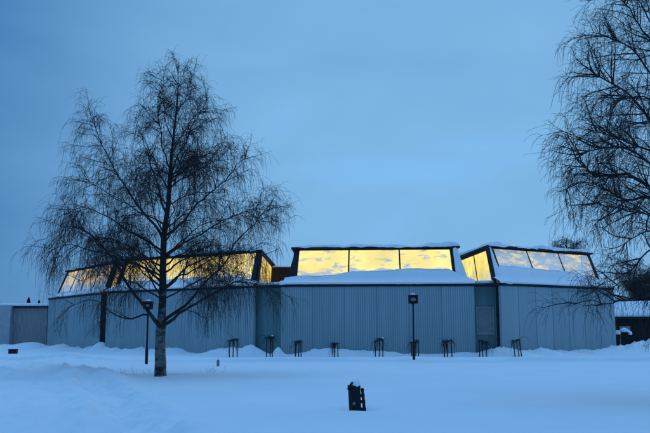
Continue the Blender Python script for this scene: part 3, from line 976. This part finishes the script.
# ---------------------------------------------------------------- litter bin
def bin_():
    b = on_ground(357, 411.5)
    x, Y = b[0] - .03, b[1]
    g0 = hzp(x, Y)
    s = Y / FPX / 1.02
    t_ = thing('litter_bin', (x, Y, g0), 'black litter bin topped with snow, leaning beside its post', 'litter bin')
    r, hb = .125, .57
    n = 20
    vs, fs = [], []
    lean = np.array([-.026, 0])
    def ring(rr, z, slant=0.0, dx=0):
        out = []
        for k in range(n):
            a = 2 * math.pi * k / n
            px_, py_ = rr * math.cos(a), rr * math.sin(a) * .95
            zz = z + slant * px_ / rr
            out.append((x + px_ + lean[0] * zz / hb + dx, Y + py_, g0 - .06 + zz))
        return out
    rings = [ring(r * .97, -.05), ring(r * .97, .02), ring(r * .985, .08), ring(r, .3), ring(r * 1.0, hb - .02), ring(r * 1.05, hb - .01), ring(r * 1.06, hb + .05), ring(r * .98, hb + .06), ring(r * .9, hb - .02)]
    for q_ in rings: vs += q_
    for i in range(len(rings) - 1):
        for k in range(n):
            fs.append((i * n + k, i * n + (k + 1) % n, (i + 1) * n + (k + 1) % n, (i + 1) * n + k))
    fs.append(tuple(range(n))[::-1]); fs.append(tuple(range(len(vs) - n, len(vs))))
    m = MB(); m.face_set(vs, fs)
    body = m.build('body', M_BLACK, t_, smooth=False)
    m = MB()   # tilted lid propped on its left side
    L0 = np.array([x - .155, Y, g0 + hb - .09]); L1 = np.array([x - .06, Y, g0 + hb + .065])
    m.beam(L0, L1, .23, .034, (0, 1, 0)); m.build('lid', M_BLACK, t_, bevel=.006)
    vs, fs = [], []
    P = []
    for i in range(9):
        f = i / 8
        row = []
        for k in range(19):
            a = 2 * math.pi * k / 18
            rr = r * 1.03 * math.sin(f * math.pi / 2)
            zz = .155 * math.cos(f * math.pi / 2) ** .8 + .02 * float(vnoise(math.cos(a) * 2 + 4, math.sin(a) * 2 + f, 8)) * (1 - f)
            sh = .03 * (1 - f)
            row.append((x - .006 + sh + rr * .80 * math.cos(a), Y + rr * math.sin(a) * .95, g0 - .06 + hb + .035 + zz))
        P.append(row)
    m = MB(); m.grid(P); m.build('snow_cap', M_SNOW, t_, smooth=True)
    m = MB()
    c = np.array([x - .035, Y - r * .955 - .004, g0 + .21])
    ring_ = [(c[0] + .028 * math.cos(2 * math.pi * k / 16), c[1], c[2] + .028 * math.sin(2 * math.pi * k / 16)) for k in range(16)]
    ring2 = [(p[0], p[1] + .006, p[2]) for p in ring_]
    m.face_set(ring_ + ring2, [tuple(range(16)), tuple(range(31, 15, -1))] + [(k, (k + 1) % 16, 16 + (k + 1) % 16, 16 + k) for k in range(16)])
    m.build('badge', M_MARK, t_)
    # post with clamps and a chain hanging down it
    px0, px1 = x + .188, x + .132
    m = MB(); m.tube([(px0, Y, g0 - .3), (px0 - .005, Y, g0 + .05), (px1 + .01, Y, g0 + .47)], [.033, .032, .031], 10)
    m.lathe([(.038, 0), (.04, .02), (.015, .05)], (px1 + .01, Y, g0 + .465), 10)
    pst = m.build('post', M_BLACK, t_)
    for z in (.09, .24, .36):
        xx = px0 - .046 * (z / .45)
        m = MB(); m.box(x + r * .93 - .05, xx + .037, Y - .038, Y + .04, g0 + z - .03, g0 + z + .03)
        m.build('clamp', M_BLACK, t_, bevel=.004)
bin_()

# ---------------------------------------------------------------- marker stub and dark block
b = on_ground(218, 366.3); zt_ = at(218, 359.8, b[1])[2]; g0 = hzp(b[0], b[1])
t_ = thing('marker_stub', (b[0], b[1], g0), 'short pale grey marker stub in the snow right of the birch', 'marker')
m = MB(); m.lathe([(.065, g0 - .2), (.065, zt_ - .05), (.055, zt_ - .03), (.055, zt_)], (b[0], b[1], 0), 14); m.build('stub', M_GREY, t_)
m = MB(); m.lathe([(.055, 0), (.06, .02), (.02, .05)], (b[0], b[1], zt_ + .001), 14); m.build('snow_cap', M_SNOW, t_, smooth=True)

b = on_ground(12.8, 354.0); g0 = hzp(b[0], b[1])
t_ = thing('dark_box', (b[0], b[1], g0), 'small dark box half sunk in the snow before the slatted gate', 'box')
za = at(12.8, 349.8, b[1])[2]
m = MB(); m.box(b[0] - .27, b[0] + .27, b[1] - .2, b[1] + .25, g0 - .3, za); m.build('body', M_DARK, t_, bevel=.015)
m = MB(); m.box(b[0] - .30, b[0] + .30, b[1] - .23, b[1] + .28, za + .001, za + .05); m.build('lid', M_DARK, t_, bevel=.012)

# ---------------------------------------------------------------- branches
def droop(p0, d0, L, n, grav, wig, r):
    """many curves at once: p0 (N,3), d0 (N,3), L (N,), grav (N,)"""
    Nn = len(p0)
    d = d0 / (np.linalg.norm(d0, axis=1, keepdims=True) + 1e-9)
    P = [p0]
    st = (L / (n - 1))[:, None]
    p = p0.copy()
    for k in range(n - 1):
        d = d + r.normal(0, wig, (Nn, 3)) + np.array([0, 0, -1.0])[None] * grav[:, None] * st
        d /= np.linalg.norm(d, axis=1, keepdims=True) + 1e-9
        p = p + d * st
        P.append(p)
    return np.stack(P, 1)

def smooth_line(pts, n, r=None, jit=0.0):
    """Catmull-Rom through the points"""
    pts = np.asarray(pts, float)
    P = np.vstack([2 * pts[0] - pts[1], pts, 2 * pts[-1] - pts[-2]])
    seg = np.linalg.norm(np.diff(pts, axis=0), axis=1); cum = np.concatenate([[0], np.cumsum(seg)])
    out = []
    for s in np.linspace(0, cum[-1], n):
        i = min(np.searchsorted(cum, s, 'right') - 1, len(seg) - 1)
        t = (s - cum[i]) / seg[i]
        a, b, c, d = P[i], P[i + 1], P[i + 2], P[i + 3]
        out.append(.5 * (2 * b + (c - a) * t + (2 * a - 5 * b + 4 * c - d) * t * t + (3 * b - a - 3 * c + d) * t ** 3))
    out = np.array(out)
    if r is not None and jit:
        o = r.normal(0, jit, out.shape); o[0] = 0
        o = (o + np.roll(o, 1, 0) + np.roll(o, -1, 0)) / 3
        out[1:] += o[1:]
    return out

def spawn(P, t0, t1, spacing, r):
    """sites along curves P (N,n,3): returns point, tangent, parent index, t"""
    Nn, n, _ = P.shape
    L = np.sum(np.linalg.norm(np.diff(P, axis=1), axis=2), 1)
    cnt = np.maximum(1, np.round(L * (t1 - t0) / spacing)).astype(int)
    par = np.repeat(np.arange(Nn), cnt)
    t = t0 + (t1 - t0) * r.random(len(par))
    x = t * (n - 1); i = np.minimum(x.astype(int), n - 2); f = (x - i)[:, None]
    a, b = P[par, i], P[par, i + 1]
    tan = b - a; tan /= np.linalg.norm(tan, axis=1, keepdims=True) + 1e-9
    return a * (1 - f) + b * f, tan, par, t, L[par]

def side(tan, ang, r, up):
    v = r.normal(0, 1, tan.shape); v[:, 2] += up
    v -= tan * np.sum(v * tan, 1, keepdims=True)
    v /= np.linalg.norm(v, axis=1, keepdims=True) + 1e-9
    return tan * np.cos(ang)[:, None] + v * np.sin(ang)[:, None]

def birch(root, trunk_pts, trunk_r, limbs, seed, dens=1.0, bough=1.0, l4=.125, lowhang=1.0, b2r=1.0, evenout=False, bark=None, twig=None, droopiness=1.0, r_scale=1.0, up2=.3, l2scale=1.0, thin=1.0, hang=1.0):
    """limbs: list of (points, r0, r1)"""
    r = np.random.default_rng(seed)
    T = smooth_line(trunk_pts, 40, r, .015)
    tr = np.interp(np.linspace(0, 1, 40), *zip(*trunk_r))
    V, F = tube_arrays(T[None], tr[None], 14)
    mesh_np('trunk', V, F, bark or M_BIRCH, root)
    lim = []
    for pts, r0, r1, *_ in limbs:
        L = np.sum(np.linalg.norm(np.diff(np.asarray(pts), axis=0), axis=1))
        P = smooth_line(pts, 18, r, .035 + .006 * L)
        rad = (r0 + (r1 - r0) * np.linspace(0, 1, 18) ** .7) * bough
        V, F = tube_arrays(P[None], rad[None], 7)
        mesh_np('bough', V, F, M_BARK if twig is None else twig, root)
        lim.append(P)
    # trunk top also carries branches
    n0 = 18
    tt = smooth_line(T[24:], n0)
    Ls = np.array(lim + [tt])
    Ln = np.array([np.sum(np.linalg.norm(np.diff(P, axis=0), axis=1)) for P in lim])
    sp = np.array([(.165 * max(1.0, (4.3 / L_) ** .9) if len(l) < 4 else l[3]) for l, L_ in zip(limbs, Ln)] + [.26])
    if evenout: sp[:-1] *= np.interp([P[0][2] for P in lim], [2.5, 5.5, 8.5], [1.5, 1.32, .68])
    VS, FS, off = [], [], 0
    def add(P, r0, r1, sides):
        nonlocal off
        n = P.shape[1]
        rad = r0[:, None] + (r1 - r0)[:, None] * np.linspace(0, 1, n)[None]
        V, F = tube_arrays(P, rad, sides)
        VS.append(V); FS.append(F + off); off += len(V)
    p, tan, par, t, L = spawn(Ls, .20, 1.0, sp * .82 / dens, r)
    ang = r.uniform(.45, 1.05, len(p))
    d = side(tan, ang, r, up2)
    L2 = (np.minimum(L, 4.6) * r.uniform(.10, .28, len(p)) * np.interp(t, [.2, .45, 1.0], [.7, 1.0, .55]) * np.where(par == len(lim), .55, 1.0) + r.uniform(.25, .6, len(p))) * l2scale
    B2 = droop(p, d, L2, 8, r.uniform(.0, .45, len(p)) * droopiness, .11, r)
    add(B2, np.full(len(p), .013 * r_scale * b2r) * r.uniform(.7, 1.3, len(p)), np.full(len(p), .005 * r_scale * b2r), 4)
    # secondary
    p, tan, par, t, L = spawn(B2, .10, 1.0, .095 / dens, r)
    d = side(tan, r.uniform(.4, 1.1, len(p)), r, .1)
    L3 = r.uniform(.2, .72, len(p)) * (.6 + .4 * L / (L.mean()))
    B3 = droop(p, d, np.clip(L3, .2, 1.5), 7, r.uniform(.1, 2.2, len(p)) * droopiness, .13, r)
    add(B3, np.full(len(p), .0058 * r_scale), np.full(len(p), .003 * r_scale), 3)
    # hanging fine twigs
    p, tan, par, t, L = spawn(B3, .15, 1.0, l4 / dens, r)
    d = side(tan, r.uniform(.4, 1.1, len(p)), r, 0)
    L4 = r.uniform(.15, .55, len(p)) * hang * (1 + .9 * (r.random(len(p)) < .10))
    low = np.interp(p[:, 2], [2.5, 6.5, 9.5], [1.35, .7, 0]) * lowhang     # longest pendulous twigs on the low boughs
    L4 = L4 * (1 + low * (r.random(len(p)) < .45))
    L4 = np.minimum(L4, np.maximum(.12, p[:, 2] - 1.35))
    B4 = droop(p, d, L4, 6, r.uniform(1.5, 8.0, len(p)) * droopiness, .10, r)
    add(B4, np.full(len(p), .0042 * r_scale * thin), np.full(len(p), .0028 * r_scale * thin), 3)
    mesh_np('crown', np.vstack(VS), np.vstack(FS), M_BARK if twig is None else twig, root)
    return len(B2), len(B3), len(B4)

def trace(pix, Y0, dY):
    """limb drawn in the picture's directions but placed in depth: Y runs from Y0 to Y0+dY"""
    n = len(pix)
    return [at(px, py, Y0 + dY * (i / (n - 1)) ** 1.0) for i, (px, py) in enumerate(pix)]

# ---- the big birch
def trace_b(pix, Y0, dY):
    return trace([(163 + (px - 163) * .93, py + 9 * max(0, (190 - py) / 140)) for px, py in pix], Y0, dY)
base = on_ground(160.5, 376.0)
YB = base[1]
base[2] = hzp(base[0], base[1])
tb = thing('birch_tree', base, 'tall leafless birch with pale banded trunk standing alone in open snow', 'tree')
trunk = [(160.5, 380), (160.2, 350), (161.2, 325), (163.0, 295), (163.5, 262), (164.5, 232), (168.5, 200), (170.5, 170), (174, 135), (177, 105), (177.5, 82), (179, 62)]
tp = [at(px, py, YB + .15 * math.sin(i)) for i, (px, py) in enumerate(trunk)]
limbs = [
    (trace_b([(160.5, 327), (150, 314), (135, 300), (122, 284), (108, 258), (92, 240), (74, 228), (54, 228)], YB, -1.2), .085, .012),
    (trace_b([(159, 324), (146, 317), (128, 319), (108, 312), (92, 302), (78, 300), (64, 306)], YB, .9), .05, .008, .30),
    (trace_b([(162, 326), (172, 320), (186, 309), (202, 302), (222, 292), (243, 283), (262, 284), (276, 292)], YB, -.8), .075, .010),
    (trace_b([(162, 323), (176, 312), (194, 300), (212, 281), (229, 262), (243, 245), (262, 222), (280, 203)], YB, .6), .07, .010),
    (trace_b([(163, 240), (148, 218), (130, 196), (112, 168), (98, 143), (90, 124), (85, 110)], YB, .4), .060, .008, .12),
    (trace_b([(163, 252), (145, 240), (122, 230), (98, 214), (76, 208), (56, 216)], YB, 1.5), .050, .008),
    (trace_b([(163, 285), (146, 270), (122, 262), (92, 252), (62, 246), (40, 252)], YB, .2), .055, .008, .14),
    (trace_b([(164, 236), (182, 222), (204, 202), (226, 182), (244, 164), (254, 153)], YB, -.5), .060, .008),
    (trace_b([(164, 258), (184, 244), (210, 232), (238, 216), (258, 208), (274, 210)], YB, -1.6), .050, .008),
    (trace_b([(163, 290), (188, 268), (216, 258), (244, 252), (270, 256)], YB, 1.6), .045, .008),
    (trace_b([(166, 212), (158, 186), (150, 160), (140, 132), (134, 112)], YB, -.6), .050, .007),
    (trace_b([(167, 205), (152, 192), (134, 180), (116, 178)], YB, -1.4), .035, .007),
    (trace_b([(169, 195), (176, 165), (188, 138), (200, 112), (210, 92)], YB, .7), .050, .007),
    (trace_b([(170, 180), (190, 166), (212, 150), (232, 142)], YB, 1.3), .036, .007),
    (trace_b([(171, 168), (162, 140), (158, 112), (156, 88)], YB, .9), .034, .006),
    (trace_b([(173, 150), (186, 128), (200, 108), (214, 100)], YB, -1.0), .030, .006),
    (trace_b([(174, 140), (166, 115), (162, 90), (163, 70)], YB, -.5), .026, .006),
    (trace_b([(176, 115), (186, 95), (192, 78), (196, 66)], YB, .5), .024, .006),
    (trace_b([(167, 205), (188, 196), (214, 192), (236, 192)], YB, 1.4), .030, .006),
    (trace_b([(165, 225), (142, 214), (116, 200), (90, 186), (72, 176)], YB, 1.1), .036, .006),
    (trace_b([(162, 300), (142, 288), (118, 278), (92, 276), (70, 282)], YB, -1.7), .035, .006),
    (trace_b([(163, 300), (186, 288), (214, 274), (240, 270), (258, 276)], YB, -2.0), .035, .006),
]
rr_ = np.random.default_rng(11)
for i in range(24):     # boughs towards and away from the viewer
    py = rr_.uniform(165, 300)
    tx = np.interp(py, [100, 200, 260, 325], [176, 168, 164, 161])
    p = at(tx, py, YB)
    f = np.interp(py, [100, 300], [.55, 1.0])
    a = rr_.choice([-1, 1]) * math.pi / 2 + rr_.uniform(-1.1, 1.1)
    Lh = f * rr_.uniform(2.2, 3.9); up = rr_.uniform(.5, 1.1) * Lh * .75
    d = np.array([math.cos(a), math.sin(a), 0])
    limbs.append(([p, p + d * Lh * .3 + (0, 0, up * .38), p + d * Lh * .65 + (0, 0, up * .75), p + d * Lh + (0, 0, up * .9)], .045 * f, .007))
cnt = birch(tb, tp, [(0, .235), (.03, .215), (.10, .19), (.16, .185), (.2, .15), (.4, .115), (.6, .075), (.8, .04), (1, .008)], limbs, 5, 1.0, hang=1.1, evenout=True)
print('birch', cnt)

# ---- the birch whose boughs come in from the right
YR = 19.0
bx = at(705, 330, YR)[0]
tr2 = thing('birch_tree', (bx, YR, hzp(bx, YR)), 'leafless birch at the right edge, only its hanging boughs and twigs in view', 'tree')
trunk = [(bx, YR, -.1), (bx, YR, 1.5), (bx + .1, YR + .05, 3.2), (bx, YR, 5.2), (bx - .1, YR, 7.5), (bx - .05, YR + .1, 10), (bx, YR, 12), (bx + .1, YR, 14)]
limbs = [
    (trace([(706, 240), (680, 205), (650, 184), (630, 178), (612, 176), (596, 174), (588, 165), (578, 158), (566, 161)], YR, -.6), .07, .008),
    (trace([(706, 235), (678, 206), (650, 198), (630, 201), (615, 195), (600, 187), (590, 182), (580, 184), (568, 190)], YR, .5), .055, .007),
    (trace([(704, 190), (675, 140), (650, 118), (634, 98), (616, 86), (600, 78), (588, 66), (578, 60)], YR, -.4), .06, .007),
    (trace([(703, 120), (680, 75), (655, 42), (636, 18), (618, -2)], YR, .3), .05, .008),
    (trace([(704, 160), (680, 110), (655, 80), (634, 52), (612, 40), (598, 34)], YR, 1.2), .05, .007),
    (trace([(707, 300), (680, 262), (656, 250), (643, 256), (634, 268), (618, 278), (602, 282)], YR, -.6), .035, .006, .36),
    (trace([(707, 320), (680, 290), (656, 294), (634, 299), (619, 300.5), (606, 304), (590, 300), (566, 306)], YR, .4), .034, .005, .36),
    (trace([(707, 310), (690, 280), (660, 272), (640, 276), (622, 284), (600, 290)], YR, -1.2), .026, .005, .36),
    (trace([(705, 200), (680, 170), (652, 150), (625, 140), (600, 130), (580, 128)], YR, 1.4), .045, .007),
    (trace([(705, 215), (682, 190), (652, 165), (628, 150), (606, 146), (588, 148), (574, 154)], YR, -1.0), .04, .007),
    (trace([(706, 240), (682, 222), (655, 214), (632, 212), (610, 206), (594, 204)], YR, -1.6), .035, .006),
    (trace([(702, 80), (684, 30), (664, 0), (645, -20)], YR, -.6), .04, .007),
    (trace([(702, 90), (676, 55), (648, 20), (630, -8)], YR, -1.3), .04, .007),
    (trace([(704, 140), (672, 110), (646, 96), (620, 100), (606, 104)], YR, -1.5), .035, .007),
    (trace([(706, 262), (680, 240), (655, 232), (634, 238), (620, 246)], YR, .9), .032, .006),
]
for i in range(12):
    z = rr_.uniform(3.5, 12.5)
    p = np.array([bx, YR, z]); a = rr_.uniform(-1.9, 1.9)
    Lh = rr_.uniform(1.8, 3.2) * np.interp(z, [3, 13], [1, .5]); up = Lh * rr_.uniform(.4, .9)
    d = np.array([math.cos(a), math.sin(a), 0])
    limbs.append(([p, p + d * Lh * .3 + (0, 0, up * .38), p + d * Lh * .65 + (0, 0, up * .75), p + d * Lh + (0, 0, up * .9)], .04, .006))
cnt = birch(tr2, trunk, [(0, .22), (.05, .19), (.3, .15), (.6, .1), (1, .01)], limbs, 8, 1.0, bough=1.25, r_scale=.95, hang=1.0, droopiness=.65, l4=.15, lowhang=.35, b2r=1.35, l2scale=.85)
print('birch right', cnt)

# ---- trees behind the building
def back_tree(px, Y, py_top, half, label, seed, dens, name='bare_tree', nl=16, low=.25, hi=.8):
    x = (px - 325) / FPX * Y
    H = at(px, py_top, Y)[2]
    t_ = thing(name, (x, Y, 0), label, 'tree')
    r = np.random.default_rng(seed)
    trunk = [(x, Y, -.1), (x, Y, H * .3), (x + .1, Y, H * .6), (x, Y, H * .97)]
    limbs = []
    for i in range(nl):
        z = H * r.uniform(low, hi)
        a = r.uniform(0, 2 * math.pi)
        Lh = half * np.interp(z / H, [.2, .95], [1.0, .45]) * r.uniform(.7, 1.1)
        up = min(Lh * r.uniform(.6, 1.2), H * .96 - z)
        p = np.array([x, Y, z]); d = np.array([math.cos(a), math.sin(a), 0])
        limbs.append(([p, p + d * Lh * .35 + (0, 0, up * .45), p + d * Lh * .7 + (0, 0, up * .8), p + d * Lh + (0, 0, up)], .05, .012))
    birch(t_, trunk, [(0, .18), (.5, .1), (1, .02)], limbs, seed, dens, bark=M_BARKF, twig=M_BARKF, r_scale=1.7, l2scale=.8)
back_tree(568, 82, 236, 3.0, 'bare rounded treetop showing above the right skylight', 21, .8, nl=26, low=.6, hi=.9)
back_tree(640, 98, 258, 3.4, 'dark dense bare tree behind the snow-roofed timber house', 22, 1.1, nl=22)
back_tree(672, 95, 250, 3.4, 'dark dense bare tree at the right edge beyond the timber house', 23, .8, nl=16)

def spruce(px, Y, py_top, w, label, seed):
    x = (px - 325) / FPX * Y
    H = at(px, py_top, Y)[2]
    t_ = thing('spruce_tree', (x, Y, 0), label, 'tree', 'tiny spruces on the far left skyline')
    m = MB(); m.tube([(x, Y, -.1), (x, Y, H * .5), (x, Y, H)], [.18, .12, .03], 8); m.build('trunk', M_BARKF, t_)
    r = np.random.default_rng(seed)
    n = 1100
    z = H * (.12 + .88 * r.random(n) ** 1.15)
    a = r.random(n) * 2 * math.pi
    p0 = np.stack([np.full(n, x), np.full(n, Y), z], 1)
    L = w * (1 - z / H) * r.uniform(.55, 1.1, n) + .15
    d = np.stack([np.cos(a), np.sin(a), np.full(n, .1)], 1)
    P = droop(p0, d, L, 5, np.full(n, .5), .08, r)
    V, F = tube_arrays(P, np.broadcast_to(np.linspace(.05, .11, 5), (n, 5)).copy(), 4)
    mesh_np('crown', V, F, M_NEEDLE, t_)
M_NEEDLE = rough_mat('spruce needles', (.02, .03, .026), (.04, .055, .045), 5, .9)
spruce(30, 190, 297.5, 2.6, 'leftmost tiny spruce on the skyline above the slatted gate', 41)
spruce(40.5, 200, 300.5, 2.8, 'rightmost tiny spruce on the skyline above the slatted gate', 42)

# ---------------------------------------------------------------- weeping shrubs tied to stakes
G_SH = 'weeping shrubs tied to stakes along the wall'
SHR = [
    (233.3, [-3.6, -.4, 3.9], 52.9, 'staked weeping shrub under the birch twigs, before the left wing wall'),
    (269.6, [-2.9, .6, 3.0], 52.9, 'staked weeping shrub before the darker recess left of the middle wall'),
    (298.4, [-2.8, .2, 2.8], 52.4, 'staked weeping shrub by the left end of the middle wall'),
    (336.0, [-1.6, 2.0], 52.4, 'staked weeping shrub with only two stakes before the middle wall'),
    (379.2, [-3.6, -.2, 3.2], 52.2, 'staked weeping shrub just left of the lamp post by the middle wall'),
    (415.2, [-3.4, .2, 3.2], 52.0, 'staked weeping shrub partly hidden behind the front lamp post'),
    (447.5, [-3.6, 0, 4.0], 52.0, 'staked weeping shrub just right of the front lamp post'),
    (482.6, [-3.4, -.2, 3.6], 52.2, 'staked weeping shrub below the louvred vent'),
    (518.3, [-3.0, .4, 2.6], 51.9, 'leaning staked weeping shrub before the right wing, rightmost of the row'),
]
for i, (px, offs, Y, lab) in enumerate(SHR):
    r = np.random.default_rng(100 + i)
    x = (px - 325) / FPX * Y / 1.012
    g0 = hzp(x, Y)
    t_ = thing('weeping_shrub', (x, Y, g0), lab, 'shrub', G_SH)
    H = r.uniform(.92, 1.2)
    tops = []
    for o in offs:
        xo = x + o * Y / FPX
        yo = Y + r.uniform(-.18, .18)
        hh = H * r.uniform(.84, 1.12)
        ln = -.16 if i == 8 else r.uniform(-.05, .05)
        m = MB(); m.tube([(xo, yo, g0 - .3), (xo + ln * .5, yo, g0 + hh * .5), (xo + ln, yo, g0 + hh)], [.036, .034, .032], 8)
        m.build('stake', M_STAKE, t_)
        tops.append((xo + ln, yo, g0 + hh - .03))
    # a little cross tie at the top and the arching branches
    n = int(r.integers(34, 74)); bias = r.normal(0, .45, 2)
    tp = np.array(tops)
    k = r.integers(0, len(tp), n); f = r.random(n)[:, None]
    p0 = tp[k] * (1 - f * .5) + tp.mean(0) * f * .5
    a = r.random(n) * 2 * math.pi
    d = np.stack([np.cos(a) + bias[0], np.sin(a) * .8 + bias[1], r.uniform(.3, 1.2, n)], 1)
    P = droop(p0, d, r.uniform(.25, 1.15, n), 9, r.uniform(2.5, 9.0, n), .19, r)
    V, F = tube_arrays(P, np.broadcast_to(np.linspace(.0095, .0045, 9), (n, 9)).copy(), 4)
    P2 = droop(p0[:26] , np.stack([np.cos(a[:26]), np.sin(a[:26]), np.full(26, .2)], 1), r.uniform(.12, .3, 26), 5, np.full(26, 2.0), .2, r)
    V2, F2 = tube_arrays(P2, np.broadcast_to(np.linspace(.018, .008, 5), (26, 5)).copy(), 4)
    mesh_np('crown', np.vstack([V, V2]), np.vstack([F, F2 + len(V)]), M_BARK, t_)
    if i in (1, 4):
        m = MB()
        c = tp[-1]
        m.lathe([(.05, 0), (.08, .03), (.06, .07), (.01, .1)], (c[0], c[1], c[2] + .03), 10); m.build('snow_cap', M_SNOW, t_, smooth=True)

# ---------------------------------------------------------------- dry stalks and twiggy bush
def stalks(px, py, n, h, label, seed, spread=.25, cat='dry weeds', name='dry_weeds', mat=None, rad=.004):
    b = on_ground(px, py); g0 = hzp(b[0], b[1])
    t_ = None
    r = np.random.default_rng(seed)
    p0 = np.stack([b[0] + r.normal(0, spread, n), b[1] + r.normal(0, spread, n), np.zeros(n)], 1)
    p0[:, 2] = hz(p0[:, 0], p0[:, 1]) - .05
    a = r.random(n) * 2 * math.pi
    d = np.stack([np.cos(a) * .5, np.sin(a) * .5, np.ones(n)], 1)
    P = droop(p0, d, h * r.uniform(.4, 1.1, n), 7, np.full(n, .8), .12, r)
    V, F = tube_arrays(P, np.broadcast_to(np.linspace(rad, rad * .5, 7), (n, 7)).copy(), 4)
    p, tan, par, t, L = spawn(P, .4, 1.0, .12, r)
    Q = droop(p, side(tan, r.uniform(.4, .9, len(p)), r, .2), r.uniform(.08, .25, len(p)) * h * 1.5, 4, np.full(len(p), 1.0), .1, r)
    V2, F2 = tube_arrays(Q, np.broadcast_to(np.linspace(rad * .6, rad * .4, 4), (len(p), 4)).copy(), 3)
    V = np.vstack([V, V2]); F = np.vstack([F, F2 + len(P) * 28])
    t_ = bpy.data.objects.new('tmp', None)
    o = mesh_np(name, V - np.array([[b[0], b[1], g0]]), F, mat or M_GRASS)
    o.location = (b[0], b[1], g0)
    tag(o, label, cat)
    bpy.data.objects.remove(t_)
stalks(212, 373, 9, .42, 'sparse dry stalks in the snow below the grey marker stub', 201)
stalks(128, 375, 8, .35, 'sparse dry stalks in the snow left of the birch trunk', 202)
stalks(152, 374, 6, .25, 'few dry stalks close beside the birch trunk', 203)
stalks(642, 355, 12, 1.1, 'low bare bush on the snow bank beside the snow-capped posts', 205, .6, 'bush', 'bare_bush', M_BARK, .010)
